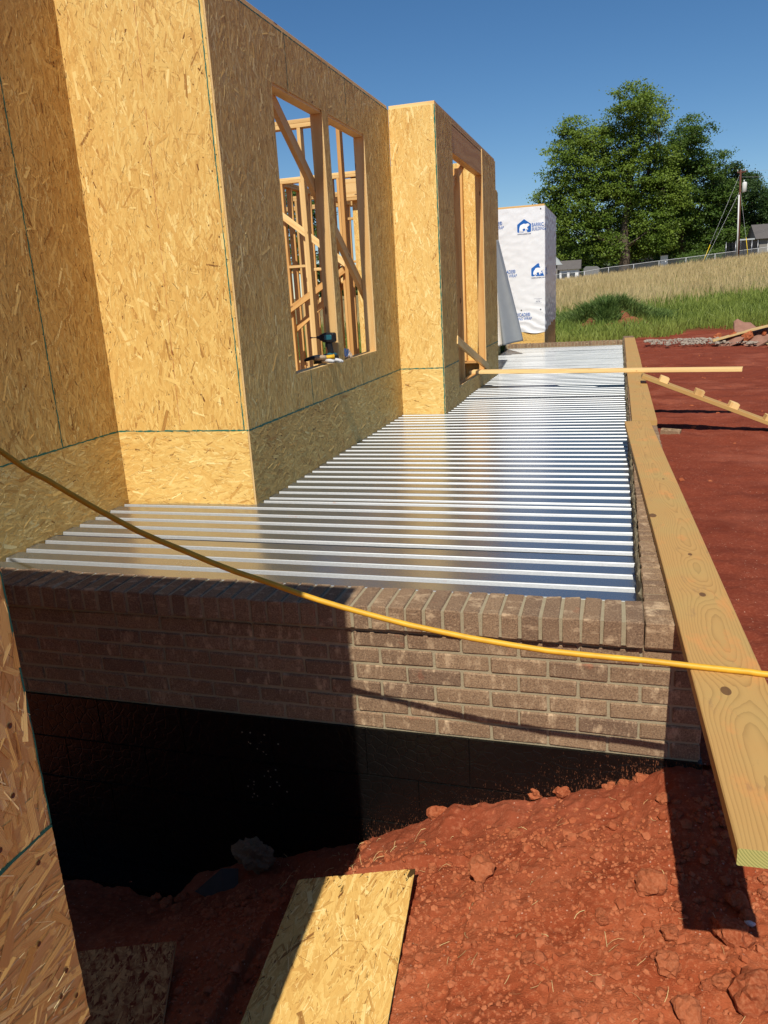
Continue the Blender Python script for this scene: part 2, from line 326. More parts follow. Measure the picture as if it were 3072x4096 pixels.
# ------------------------------------------------------------------ ground
def ground_z(x, y):
    x = np.asarray(x, float); y = np.asarray(y, float)
    a = np.interp(x, [-3.2,-2.5,-1.9,-1.66,-1.32,-1.07,-.85,-.70,-.37,-.09,.07,.175,.6,3], [-1.4,-1.4,-1.38,-1.28,-1.15,-1.06,-.94,-.852,-.741,-.644,-.568,-.533,-.5,-.5])
    b = np.interp(x, [-3.2,-2,-1.5,-1.2,-1.0,-.7,-.5,-.3,.1,.6], [-1.3,-1.2,-1.05,-.92,-.84,-.81,-.74,-.67,-.6,-.55])
    t = np.clip(-y/.6, 0, 1); t = t*t*(3-2*t); near = a*(1-t)+b*t
    xx = np.clip(x, -12, 30); far = (2.15+.07*xx)*np.clip((y-21)/79, 0, 1.35) - .5
    k = np.clip(y/1.5, 0, 1); return np.where((y > 0) & (x > .1), near*(1-k)+far*k, np.where(y > .3, far, near))
def fine_z(x, y, amp=1.0):
    z = ground_z(x, y) - .035*((x > -1.2) & (x < -.5) & (y < -.25))
    return z + amp*(.026*fbm(x*4, y*4, 3, 3) + .014*fbm(x*14, y*14, 3, 9) + .008*fbm(x*48, y*48, 3, 21))
def grid_ground(name, x0, x1, nx, y0, y1, ny, zf, mat, px=1.0, py=1.0, keep=None):
    u = np.linspace(0, 1, nx)**px; v = np.linspace(0, 1, ny)**py
    X, Y = np.meshgrid(x0+(x1-x0)*u, y0+(y1-y0)*v); Z = zf(X, Y)
    V = np.stack([X, Y, Z], -1).reshape(-1, 3); i = np.arange(nx*ny).reshape(ny, nx)
    F = np.stack([i[:-1,:-1], i[:-1,1:], i[1:,1:], i[1:,:-1]], -1).reshape(-1, 4)
    if keep is not None:
        c = V[F].mean(1); F = F[keep(c[:,0], c[:,1])]
    return link(name, npmesh(name, V, F, mat, True))
# one far sheet to the horizon, sunk a little where the fine yard and heap sheets lie on it
def coarse_z(X, Y):
    z = ground_z(X, Y); inner = (X > -3.4) & (X < 6.4) & (Y > -2.2) & (Y < 21.5); z = z - np.where(inner, .12, 0)
    z = np.where((X < .3) & (X > -14) & (Y > -.5) & (Y < 16), np.minimum(z, -1.8), z)
    return np.where((X < -.2) & (Y < .3) & (Y > -3.5), z-.35, z) + np.where(Y > 22, .06*fbm(X*.5, Y*.5, 3, 5), 0)
axx = np.concatenate([-np.geomspace(1500, 14, 22), np.linspace(-12, 24, 90), np.geomspace(27, 1500, 20)])
axy = np.concatenate([-np.geomspace(1500, 8, 18), np.linspace(-6, 130, 240), np.geomspace(136, 1500, 20)])
X, Y = np.meshgrid(axx, axy); Z = coarse_z(X, Y); i = np.arange(X.size).reshape(X.shape)
F = np.stack([i[:-1,:-1], i[:-1,1:], i[1:,1:], i[1:,:-1]], -1).reshape(-1, 4)
gr = link('ground', npmesh('ground', np.stack([X, Y, Z], -1).reshape(-1, 3), F, M['soil'], True)); tag(gr, 'wide ground of red clay, turf and straw behind the porch', 'ground', kind='structure')
heap = grid_ground('dirt_ground', -3.1, 1.7, 560, -2.6, .035, 330, lambda x, y: fine_z(x, y) + .035*np.exp(-((y+.02)/.10)**2)*(.5+fbm(x*9, x*0, 2, 77)), M['soil'])
tag(heap, 'loose red clay heaped against the porch foundation', 'dirt', kind='structure')
yard = grid_ground('yard_ground', .20, 6.3, 230, .03, 21.4, 420, lambda x, y: fine_z(x, y, .75) + .018*fbm(x*1.3+y*.4, y*5, 3, 71) + .02, M['soil'], 1.3, 1.8)
tag(yard, 'bare packed red clay yard beside the porch', 'dirt', kind='structure')

# ------------------------------------------------------------------ bricks and porch walls
def brick_mesh(name, L, W, H, seed):      # bevelled, a little out of true; centred
    q = random.Random(seed); b = .004
    xs = [-L/2, -L/2+b, L/2-b, L/2]; v = []; f = []
    def P(x, y, z): v.append((x + q.uniform(-1, 1)*.0018, y + q.uniform(-1, 1)*.0018, z + q.uniform(-1, 1)*.0018)); return len(v)-1
    ring = [(-W/2+b, -H/2), (W/2-b, -H/2), (W/2, -H/2+b), (W/2, H/2-b), (W/2-b, H/2), (-W/2+b, H/2), (-W/2, H/2-b), (-W/2, -H/2+b)]
    inn = [(max(-W/2+b, min(W/2-b, y)), max(-H/2+b, min(H/2-b, z))) for y, z in ring]
    rows = [[P(-L/2, y, z) for y, z in [(-W/2+b, -H/2+b), (W/2-b, -H/2+b), (W/2-b, H/2-b), (-W/2+b, H/2-b)]], [P(-L/2+b, y, z) for y, z in ring], [P(L/2-b, y, z) for y, z in ring],
            [P(L/2, y, z) for y, z in [(-W/2+b, -H/2+b), (W/2-b, -H/2+b), (W/2-b, H/2-b), (-W/2+b, H/2-b)]]]
    f.append(tuple(reversed(rows[0]))); f.append(tuple(rows[3]))
    for k in range(8): f.append((rows[1][k], rows[1][(k+1) % 8], rows[2][(k+1) % 8], rows[2][k]))
    for e, rr, flip in ((rows[0], rows[1], False), (rows[3], rows[2], True)):
        for k in range(4):
            a, b_ = rr[2*k], rr[2*k+1]; n = rr[(2*k+2) % 8]; q0, q1 = e[k], e[(k+1) % 4]
            fa = [(q0, q1, b_, a), (q1, n, b_)]
            for g in fa: f.append(tuple(reversed(g)) if flip else g)
    return mesh(name, v, f, M['brick'])
STR = [brick_mesh('brick_stretcher', .194, .090, .057, s) for s in range(5)]
ROW = [brick_mesh('brick_rowlock', .092, .194, .057, 20+s) for s in range(5)]   # rowlock: tall .092 (x), long .194 (y), thin .057 (z)
HALF = [brick_mesh('brick_half', .092, .090, .057, 40+s) for s in range(3)]
def put(me, parent, loc, rot=(0, 0, 0), name='brick'):
    o = link(name, me, parent); o.matrix_basis = Matrix.LocRotScale(Vector(loc), None, None) @ Matrix.Rotation(rot[2], 4, 'Z') @ Matrix.Rotation(rot[1], 4, 'Y') @ Matrix.Rotation(rot[0], 4, 'X'); return o
J = .2032/3
wall = empty('brick_porch_wall', (0, 0, 0), 'brown brick porch wall with rowlock cap above black tarred foundation, facing the camera', 'brick wall')
n = 0
for k in range(-1, 45):     # rowlock cap along the front: long side into the wall
    x = -J/2 - k*J + .0
    if k < 0: continue
    o = put(rnd.choice(ROW), wall, (x + rnd.uniform(-.0015, .0015), .097 + rnd.uniform(-.002, .004), -.046 + rnd.uniform(-.0015, .0015)), (0, R(90), rnd.uniform(-.012, .012)))
courses = [-.1385, -.206, -.2735, -.341, -.409, -.476]
for c, z in enumerate(courses):
    x = .190 - (0 if c % 2 == 0 else .1016)
    if c % 2: put(rnd.choice(HALF), wall, (.190-.046, .022+.045, z))
    while x > -3.2:
        put(rnd.choice(STR), wall, (x-.097, .022 + .045 + rnd.uniform(-.0015, .0015), z + rnd.uniform(-.001, .001)), (0, 0, rnd.uniform(-.004, .004))); x -= .2032
MB().box(-3.25, .186, .028, .105, -.515, -.094).box(-3.25, -.004, .006, .186, -.088, -.005).build('mortar', M['mortar'], wall)
tb = MB()
for k, (z0, z1) in enumerate(((-.709, -.512), (-.912, -.719), (-1.115, -.922), (-1.318, -1.125), (-1.6, -1.328))):     # block courses under the tar
    x = .20 - (.2 if k % 2 else 0); 
    if k % 2: tb.box(.004, .20, .018, .15, z0, z1)
    while x > -3.2: tb.box(x-.395, x, .015 + .002*(k % 2), .15, z0, z1); x -= .4
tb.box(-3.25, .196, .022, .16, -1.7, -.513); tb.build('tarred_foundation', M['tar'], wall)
# footing ledge at the left
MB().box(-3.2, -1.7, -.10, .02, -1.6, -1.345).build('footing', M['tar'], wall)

curb = empty('brick_curb', (.1, 2, 0), 'long brick rowlock curb on the right edge of the metal deck, mostly under planks', 'brick curb')
for k in range(0, 62):
    y = J/2 - .004 + k*J + .0
    put(rnd.choice(ROW), curb, (.097 + rnd.uniform(-.002, .002), y, -.046 + rnd.uniform(-.0015, .0015)), (0, R(90), R(90)+rnd.uniform(-.012, .012)))
rest = MB()
for k in range(62, 212):
    y = J/2 - .004 + k*J; rest.box(.0, .194, y-.028, y+.028, -.092, 0)
o = rest.build('curb_bricks', M['brick'], curb); o['kind'] = 'stuff'
side = MB()
for c, z in enumerate(courses[:5]):
    y = .02 + (.09 if c % 2 else 0)
    while y < 14.2: side.box(.10, .190, y+.005, y+.198, z-.0285, z+.0285); y += .2032
o = side.build('side_bricks', M['brick'], curb); o['kind'] = 'stuff'
MB().box(.004, .184, .10, 14.3, -.6, -.006).box(.004, .186, .006, .10, -.088, -.006).build('mortar', M['mortar'], curb)
# squeezed mortar on the inner face
ny, nz = 700, 9; V = []; 
ys = np.linspace(.19, 14.05, ny); zs = np.linspace(-.16, -.004, nz)
YY, ZZ = np.meshgrid(ys, zs); XX = -.002 - .016*np.clip(fbm(YY*22, ZZ*30, 3, 8)+.15, 0, 1)**1.0 - .010*(np.abs(np.sin(np.pi*(YY-.0)/J)) < .35)*np.clip(fbm(YY*40, ZZ*18, 2, 4)+.4, 0, 1)
i = np.arange(ny*nz).reshape(nz, ny); F = np.stack([i[:-1,:-1], i[1:,:-1], i[1:,1:], i[:-1,1:]], -1).reshape(-1, 4)
link('mortar_squeeze', npmesh('mortar_squeeze', np.stack([XX, YY, ZZ], -1).reshape(-1, 3), F, M['mortar'], False), curb)

fcurb = empty('brick_end_curb', (-1, 14.1, 0), 'short row of brick rowlocks closing the far end of the metal deck', 'brick curb')
for k in range(34):
    put(rnd.choice(ROW), fcurb, (-.03 - k*J, 14.15, -.105 + rnd.uniform(-.002, .002)), (0, R(90), 0))
MB().box(-2.35, .0, 14.062, 14.24, -.6, -.068).box(-2.35, 0, 14.01, 14.06, -.3, -.140).build('mortar', M['mortar'], fcurb)

# ------------------------------------------------------------------ corrugated steel deck
deck = empty('steel_deck', (-1, .2, ZD), 'shiny galvanised ribbed steel deck laid across the whole porch', 'metal deck')
def deck_xmin(y): 
    if y < YB: return XA+.004
    if y < YC: return XB+.004
    if y < YD: return XC+.004
    return XB+.004
PITCH_R = .1524; FL = .089; DEP = .038
prof = [(0, 0), (.0035, -.0012), (.0055, -.005), (.0165, -.035), (.019, -.0375), (.0225, -DEP), (.0410, -DEP), (.0445, -.0375), (.047, -.035), (.058, -.005), (.060, -.0012), (.0635, 0), (.0635+FL, 0)]
prof = prof[:-1] + [(.152399, 0)]
sheet_w = PITCH_R*6; ystart = .20 - .09
k = 0; y = ystart
while y < 14.0:
    pts = []
    for r_ in range(6):
        for (a, b) in (prof[:-1] if r_ < 5 else prof): pts.append((y + r_*PITCH_R + a, b))
    if k < 2: pts = [(min(q[0]+.062, 1.9385 if k else 1.0853), q[1]) for q in pts]     # the first two sheets are lapped under the next
    pts = [q for q in pts if q[0] < 14.05]
    dz = .002*(k % 2) + (.010 if k in (7,) else 0)
    v = []; f = []
    yc = [max(q[0], .0) for q in pts]
    for q in pts:
        xm = deck_xmin(q[0]) - .0 + rnd.uniform(-.001, .001); v.append((xm, q[0], ZD+dz+q[1]))
        for t in (.33, .66): v.append((xm + (-.006-xm)*t, q[0], ZD+dz+q[1] + rnd.uniform(-.0006, .0006)))
        v.append((-.012 + rnd.uniform(-.004, .004), q[0], ZD+dz+q[1]))
    for a in range(len(pts)-1):
        if pts[a+1][0] < .205: continue
        for c in range(3): f.append((a*4+c, a*4+c+1, a*4+4+c+1, a*4+4+c))
    me = mesh('deck_sheet', v, f, M['galv']); me.materials.append(M['galv_web'])
    for pl in me.polygons: pl.material_index = 1 if abs(pl.normal.z) < .97 else 0
    link('deck_sheet', me, deck)
    y += sheet_w; k += 1

# ------------------------------------------------------------------ lumber and sheet helpers
def beam_mesh(w, t, L, mat, bev=.0025):
    # local z along the board, x = w, y = t ; uv in metres, v along
    hw, ht = w/2, t/2; c = [(-hw+bev, -ht), (hw-bev, -ht), (hw, -ht+bev), (hw, ht-bev), (hw-bev, ht), (-hw+bev, ht), (-hw, ht-bev), (-hw, -ht+bev)]
    v = [(x, y, 0) for x, y in c] + [(x, y, L) for x, y in c]; f = []; uv = []
    for k in range(8):
        k2 = (k+1) % 8; f.append((k, k2, k2+8, k+8))
        def uu(j):
            x, y = c[j]
            return x if k in (0, 3, 4, 7) and k in (0, 4) else (y + w if k in (2, 1) else (y - w if k in (6, 5) else x))
        a, b = uu(k), uu(k2); uv += [(a, 0), (b, 0), (b, L), (a, L)]
    f.append(tuple(range(7, -1, -1))); uv += [(c[j][0]+.6, c[j][1]*1.0) for j in range(7, -1, -1)]
    f.append(tuple(range(8, 16))); uv += [(c[j][0]+.9, c[j][1]) for j in range(8)]
    return mesh('board', v, f, mat, uv)
def beam(name, parent, A, B, w, t, wdir, mat='stud'):
    A = Vector(A); B = Vector(B); z = (B-A).normalized(); x = Vector(wdir); x = (x - z*x.dot(z)).normalized(); y = z.cross(x)
    o = link(name, beam_mesh(w, t, (B-A).length, M[mat]), parent)
    o.matrix_basis = Matrix(((x.x, y.x, z.x, A.x), (x.y, y.y, z.y, A.y), (x.z, y.z, z.z, A.z), (0, 0, 0, 1))); return o
def panel(name, parent, axis, pos, out, u0, u1, z0, z1, holes=(), th=OSB, vert=True, mat='osb'):
    # sheet in plane axis=pos (outer face), facing out (+1/-1) along axis; u along the other horizontal axis
    us = sorted({u0, u1, *[h[0] for h in holes], *[h[1] for h in holes]}); us = [q for q in us if u0 <= q <= u1]
    zs = sorted({z0, z1, *[h[2] for h in holes], *[h[3] for h in holes]}); zs = [q for q in zs if z0 <= q <= z1]
    nu, nz = len(us)-1, len(zs)-1
    solid = [[not any(h[0] <= (us[i]+us[i+1])/2 <= h[1] and h[2] <= (zs[k]+zs[k+1])/2 <= h[3] for h in holes) for k in range(nz)] for i in range(nu)]
    v = []; f = []; uv = []; mi = []
    def P(u, z, d):
        p = pos - out*d; v.append((p, u, z) if axis == 'x' else (u, p, z)); return len(v)-1
    def quad(pts, m_):
        idx = [P(*q) for q in pts]; f.append(tuple(idx)); mi.append(m_)
        for q in pts: uv.append((q[0], q[1]) if vert else (q[1], q[0]))
    for i in range(nu):
        for k in range(nz):
            if not solid[i][k]: continue
            a, b, c, d = us[i], us[i+1], zs[k], zs[k+1]
            quad([(a, c, 0), (b, c, 0), (b, d, 0), (a, d, 0)], 0); quad([(a, c, th), (a, d, th), (b, d, th), (b, c, th)], 0)
            if i == 0 or not solid[i-1][k]: quad([(a, c, 0), (a, d, 0), (a, d, th), (a, c, th)], 1)
            if i == nu-1 or not solid[i+1][k]: quad([(b, c, 0), (b, c, th), (b, d, th), (b, d, 0)], 1)
            if k == 0 or not solid[i][k-1]: quad([(a, c, 0), (a, c, th), (b, c, th), (b, c, 0)], 1)
            if k == nz-1 or not solid[i][k+1]: quad([(a, d, 0), (b, d, 0), (b, d, th), (a, d, th)], 1)
    FV, FU, FT = flakes(u0, u1, z0, z1, holes, vert)
    p_ = pos + out*FV[...,2]; W3 = np.stack([p_, FV[...,0], FV[...,1]] if axis == 'x' else [FV[...,0], p_, FV[...,1]], -1)
    return link(name, flake_mesh(name, v, f, uv, mi, W3, FU, FT, mat), parent)
def flakes(u0, u1, z0, z1, holes, vert, dens=4200):
    n = max(30, int((u1-u0)*(z1-z0)*dens)); sliver = rng.random(n) < .36
    L = np.clip(np.exp(rng.normal(np.log(.046), .55, n)), .012, .15); L = np.where(sliver, .014+.05*rng.random(n), L)
    W = np.clip(L*rng.uniform(.06, .24, n), .0018, .022); W = np.where(sliver, rng.uniform(.0009, .0024, n), W)
    big = rng.random(n) < .16; L = np.where(big, rng.uniform(.08, .16, n), L); W = np.where(big, rng.uniform(.018, .034, n), W); sliver &= ~big
    a = rng.normal(0, .40, n); a = np.where(rng.random(n) < .12, rng.uniform(-1.5, 1.5, n), a)
    if not vert: a = a + math.pi/2
    cu = rng.uniform(u0, u1, n); cz = rng.uniform(z0, z1, n); au, az = np.sin(a), np.cos(a)
    tone = np.where(sliver, np.where(rng.random(n) < .72, .88, .05), np.clip(rng.normal(.52, .15, n), .10, .9)); tone = np.where(rng.random(n) < .018, .0, tone)
    tone = np.where((tone == 0) & ~sliver, .0, tone); W = np.where((tone == 0) & ~sliver, W*.5, W); L = np.where((tone == 0) & ~sliver, L*.45, L)
    tone = np.where(big, np.clip(rng.normal(.5, .07, n), .3, .7), tone); h = np.where(big, .0001+.0002*rng.random(n), .0003 + .0011*rng.random(n)); sg = np.array([(-1, -1), (1, -1), (1, 1), (-1, 1)], float)
    al = sg[None,:,1]*L[:,None]/2*(1+rng.uniform(-.15, .05, (n, 4))); ac = sg[None,:,0]*W[:,None]/2*(1+rng.uniform(-.25, .15, (n, 4)))
    U = cu[:,None]+al*au[:,None]+ac*az[:,None]; Z = cz[:,None]+al*az[:,None]-ac*au[:,None]
    D = h[:,None] + rng.normal(0, .00022, (n, 4)) + sg[None,:,0]*rng.normal(0, .00035, n)[:,None]*np.clip(W/.012, .3, 1.2)[:,None]
    U = np.clip(U, u0, u1); Z = np.clip(Z, z0, z1); ok = np.ones(n, bool)
    for q in holes: ok &= ~((U > q[0]) & (U < q[1]) & (Z > q[2]) & (Z < q[3])).any(1); ok &= ~((cu > q[0]-.002) & (cu < q[1]+.002) & (cz > q[2]-.002) & (cz < q[3]+.002))
    nu_ = np.arange(u0+.012, u1, .4) if u1-u0 > .3 else np.array([(u0+u1)/2]); nz_ = np.arange(z0+.05, z1-.02, .19)
    NU, NZ = [q.ravel() for q in np.meshgrid(nu_, nz_)]; NU = NU+rng.normal(0, .006, NU.size); NZ = NZ+rng.normal(0, .02, NZ.size); kn = len(NU)
    U = np.concatenate([U, NU[:,None]+sg[None,:,0]*.0032]); Z = np.concatenate([Z, NZ[:,None]+sg[None,:,1]*.0032]); D = np.concatenate([D, np.full((kn, 4), .0019)])
    al = np.concatenate([al, np.zeros((kn, 4))]); ac = np.concatenate([ac, np.zeros((kn, 4))]); tone = np.concatenate([tone, np.full(kn, -.35)]); okn = np.ones(kn, bool)
    for q in holes: okn &= ~((NU > q[0]-.01) & (NU < q[1]+.01) & (NZ > q[2]-.01) & (NZ < q[3]+.01))
    ok = np.concatenate([ok, okn]); n += kn
    V = np.stack([U, Z, np.maximum(D, .0001)], -1); off = rng.uniform(0, 50, (n, 1)); FU = np.stack([ac+off, al+off*.37], -1)
    return V[ok], FU[ok], tone[ok]
def flake_mesh(name, v, f, uv, mi, W3, FU, FT, mat):
    nb = len(v); V = np.concatenate([np.array(v, float).reshape(-1, 3), W3.reshape(-1, 3)]); k = len(FT)
    F = np.concatenate([np.array(f, np.int64).reshape(-1, 4), (np.arange(k*4)+nb).reshape(-1, 4)])
    me = bpy.data.meshes.new(name); n = len(F); me.vertices.add(len(V)); me.vertices.foreach_set('co', V.astype(np.float32).ravel()); me.loops.add(n*4); me.loops.foreach_set('vertex_index', F.astype(np.int32).ravel())
    me.polygons.add(n); me.polygons.foreach_set('loop_start', np.arange(0, n*4, 4)); me.polygons.foreach_set('loop_total', np.full(n, 4)); me.update(calc_edges=True)
    l = me.uv_layers.new(name='UVMap'); l.data.foreach_set('uv', np.concatenate([np.array(uv, float).reshape(-1, 2), FU.reshape(-1, 2)]).astype(np.float32).ravel())
    at = me.attributes.new('tone', 'FLOAT', 'FACE'); at.data.foreach_set('value', np.concatenate([np.full(len(f), .50), FT]).astype(np.float32))
    me.materials.append(M[mat]); me.materials.append(M['edge']); me.polygons.foreach_set('material_index', np.concatenate([np.array(mi), np.zeros(k)]).astype(np.int32)); return me
def seal(parent, axis, pos, out, u0, z0, u1, z1, w=.010, mat='green'):
    # ragged green paint line along a sheet edge
    L = math.hypot(u1-u0, z1-z0); n = max(4, int(L/.02)); du, dz = (u1-u0)/L, (z1-z0)/L; v = []; f = []
    for i in range(n+1):
        t = L*i/n; a = w*(.35+.65*rnd.random()); b = w*(.35+.65*rnd.random())
        for s_ in (-a, b):
            u = u0+du*t - dz*s_; z = z0+dz*t + du*s_; p = pos+out*.0012
            v.append((p, u, z) if axis == 'x' else (u, p, z))
    for i in range(n): f.append((2*i, 2*i+1, 2*i+3, 2*i+2))
    return link('edge_seal', mesh('edge_seal', v, f, M[mat]), parent)

# ------------------------------------------------------------------ house
house = empty('house', (-3, 4, ZD), 'unfinished house framed in pine studs and sheathed in tan strand board', 'house')
G = .0015
# left wall, looks right
for a, b in ((-1.15, .045), (.048, 1.2665), (1.2695, YB+.001)): panel('sheathing_panel', house, 'x', XA, 1, a, b, ZG+G, ZT)
panel('sheathing_panel', house, 'x', XA, 1, -1.15, YB+.001, ZD-.15, ZG-G, vert=False)
seal(house, 'x', XA, 1, 1.268, ZG, 1.268, ZT, .007); seal(house, 'x', XA, 1, -1.15, ZG, YB, ZG, .007)
# return wall, looks to the camera
panel('sheathing_panel', house, 'y', YB, -1, XA, XB-.033, ZG+G, ZT)
panel('sheathing_strip', house, 'y', YB, -1, XB-.031, XB-OSB-.001, ZG+G, ZT)
panel('sheathing_panel', house, 'y', YB, -1, XA, XB-OSB-.001, ZD-.15, ZG-G, vert=False)
seal(house, 'y', YB, -1, XA+.002, ZG, XB-.004, ZG, .0065); seal(house, 'y', YB, -1, XB-.032, ZG, XB-.032, ZT, .005); seal(house, 'y', YB, -1, -2.725, ZG, -2.672, ZT, .0016, 'chalk').name = 'chalk_line'
# main wall with a twin window opening
WY0, WM0, WM1, WY1, WZ0, WZ1 = 2.625, 3.540, 3.666, 4.573, .58, 2.422
H = [(WY0, WM0, WZ0, WZ1), (WM1, WY1, WZ0, WZ1)]
for a, b in ((YB, 2.897), (2.900, 4.116), (4.119, YC)):
    panel('sheathing_panel', house, 'x', XB, 1, a, b, ZG+G, ZT, [(max(h[0], a), min(h[1], b), h[2], h[3]) for h in H if h[0] < b and h[1] > a])
panel('sheathing_panel', house, 'x', XB, 1, YB, 3.51, ZD-.15, ZG-G, vert=False); panel('sheathing_panel', house, 'x', XB, 1, 3.513, YC, ZD-.15, ZG-G, vert=False)
seal(house, 'x', XB, 1, YB, ZG, YC, ZG, .009)
for y in (2.8985, 4.1175): seal(house, 'x', XB, 1, y, WZ1, y, ZT, .005); seal(house, 'x', XB, 1, y, ZG, y, WZ0-.003, .006)
seal(house, 'x', XB, 1, 5.33, ZG, 5.33, ZT, .005); seal(house, 'x', XB, 1, YB, ZT-.008, YC, ZT-.008, .006)
# projecting bay
panel('sheathing_panel', house, 'y', YC, -1, XB+.002, XC-OSB-.001, ZG+G, ZT); panel('sheathing_panel', house, 'y', YC, -1, XB+.002, XC-OSB-.001, ZD-.15, ZG-G, vert=False)
seal(house, 'y', YC, -1, XB+.004, ZG, XC-.004, ZG, .008); seal(house, 'y', YC, -1, XC-.010, ZD, XC-.010, ZT, .0085); seal(house, 'x', XC, 1, YC+.008, ZD, YC+.008, ZT, .0085)
BY0, BY1, BZ0, BZ1 = 6.17, 8.10, .040, 2.46
panel('sheathing_panel', house, 'x', XC, 1, YC, BY0, ZG+G, ZT); panel('sheathing_panel', house, 'x', XC, 1, BY1, YD, ZG+G, ZT)
panel('sheathing_panel', house, 'x', XC, 1, YC, YD, ZD-.15, ZG-G, [(BY0, BY1, BZ0, ZG)], vert=False)
seal(house, 'x', XC, 1, YC, ZG, BY0, ZG, .009); seal(house, 'x', XC, 1, BY1, ZG, YD, ZG, .009); seal(house, 'x', XC, 1, BY0, BZ0, BY1, BZ0, .006)
panel('sheathing_panel', house, 'y', YD, 1, XB-.1, XC-OSB-.001, ZD-.15, ZT)
# wall beyond the bay
panel('sheathing_panel', house, 'x', XB-.03, 1, YD-.02, 11.0, ZD-.15, ZT); panel('sheathing_panel', house, 'x', XB-.03, 1, 11.003, YE, ZD-.15, ZT); panel('sheathing_panel', house, 'y', YE, 1, -4.5, XB-.042, ZD-.15, ZT)
seal(house, 'x', XB-.03, 1, YD, ZG, YE, ZG, .010)
# near wall beside the camera and its far return
NB = -.045
panel('sheathing_panel', house, 'x', XN, 1, -3.6, YN, ZG+G, 2.30, mat='osb_near'); panel('sheathing_panel', house, 'x', XN, 1, -3.6, YN, NB, ZG-G, vert=False, mat='osb_near')
panel('sheathing_panel', house, 'y', YN, 1, -3.4, XN-OSB-.001, NB, 2.30)
seal(house, 'x', XN, 1, -3.6, ZG, YN, ZG, .0045); seal(house, 'x', XN, 1, YN-.0012, ZG, YN-.0012, 2.3, .0022)
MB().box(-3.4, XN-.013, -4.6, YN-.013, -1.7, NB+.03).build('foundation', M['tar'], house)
ME_NAIL = mesh('nail', [(0, 0, 0)] + [(.0008, .0042*math.cos(a*math.pi/4), .0042*math.sin(a*math.pi/4)) for a in range(8)], [(0, a+1, (a+1) % 8+1) for a in range(8)], M['nail'])
for (yy, zz) in [(-1.69, .29), (-1.72, .17), (-1.70, .05), (-1.83, .27), (-1.86, .12), (-1.67, .02), (-1.75, .36), (-1.71, .42), (-1.69, .52), (-1.70, .62), (-1.84, .46), (-1.68, .08), (-1.78, .0)]:
    o = link('nail', ME_NAIL, house); o.location = (XN+.0015, yy, zz)
# nail heads on the sunlit return and bay faces
for (xx, zz) in [(XB-.06, .5), (XB-.06, .8), (XB-.06, 1.1), (XB-.06, 1.45), (XB-.06, 1.8), (XB-.47, .7), (XB-.47, 1.2), (XB-.47, 1.7), (XA+.05, .55), (XA+.05, .95), (XA+.05, 1.4)]:
    o = link('nail', ME_NAIL, house); o.matrix_basis = Matrix.Translation((xx, YB-.0015, zz)) @ Matrix.Rotation(R(-90), 4, 'Z')
# plates along wall tops
def plate(A, B, wdir, mat='stud'): return beam('top_plate', house, A, B, .089, .038, wdir, mat)
c = XB-OSB-.0445
plate((c, YB+.013, ZP-.019), (c, YC, ZP-.019), (1, 0, 0)); plate((c, YB+.013, ZP-.0575), (c, YC, ZP-.0575), (1, 0, 0))
plate((XA-.3, YB+OSB+.045, ZP-.019), (c-.046, YB+OSB+.045, ZP-.019), (0, 1, 0))
cb = XC-OSB-.0445
plate((XB+.004, YC+OSB+.046, ZP-.019), (XC-OSB, YC+OSB+.046, ZP-.019), (0, 1, 0)); plate((cb, YC+OSB+.092, ZP-.019), (cb, YD-.02, ZP-.019), (1, 0, 0)); plate((cb, YC+OSB+.092, ZP-.0575), (cb, YD-.02, ZP-.0575), (1, 0, 0))
plate((XB-.03-OSB-.0445, YD+.01, ZP-.019), (XB-.03-OSB-.0445, YE-.02, ZP-.019), (1, 0, 0)); plate((XA-OSB-.0445, -1.1, ZP-.019), (XA-OSB-.0445, YB, ZP-.019), (1, 0, 0))
# window framing (2x4 flat jambs, sills, headers)
beam('header', house, (c, WY0-.08, WZ1+.135), (c, WY1+.08, WZ1+.135), .089, .23, (1, 0, 0))
beam('window_header_plate', house, (c, WY0-.04, WZ1+.0), (c, WY1+.04, WZ1+.0), .089, .036, (1, 0, 0))
for ya, yb in ((WY0-.002, WM0), (WM1, WY1+.002)): beam('sill', house, (c, ya, WZ0-.021), (c, yb, WZ0-.021), .089, .038, (1, 0, 0))
for y in (WY0-.021, WM0+.021, WM1-.021, WY1+.021): beam('jamb', house, (c, y, ZD), (c, y, WZ1-.02), .089, .038, (1, 0, 0))
for y in (1.9, 2.3, 4.75, 5.1, 5.33): beam('stud', house, (c, y, ZD), (c, y, ZP-.078), .089, .038, (1, 0, 0))
# diagonal brace nailed inside the window wall
beam('brace', house, (c-.066, 2.30, 2.80), (c-.066, 5.28, .68), .089, .038, (0, .6, .8))
# bay opening framing
beam('header', house, (cb, BY0-.06, BZ1+.14), (cb, BY1+.035, BZ1+.14), .089, .275, (1, 0, 0), 'stud_orange')
for y in (BY0-.021, BY1+.021, BY1+.062): beam('jamb', house, (cb, y, ZD), (cb, y, BZ1), .089, .038, (1, 0, 0), 'stud_orange')
beam('sill', house, (cb, BY0, BZ0-.018), (cb, BY1, BZ0-.018), .089, .038, (1, 0, 0), 'stud_orange')
for y in (8.5, 8.9): beam('stud', house, (cb, y, ZD), (cb, y, ZP-.08), .089, .038, (1, 0, 0), 'stud_orange')
beam('brace', house, (XC-.005, 6.10, .56), (XC-.005, 8.22, .055), .089, .036, (0, .25, 1))
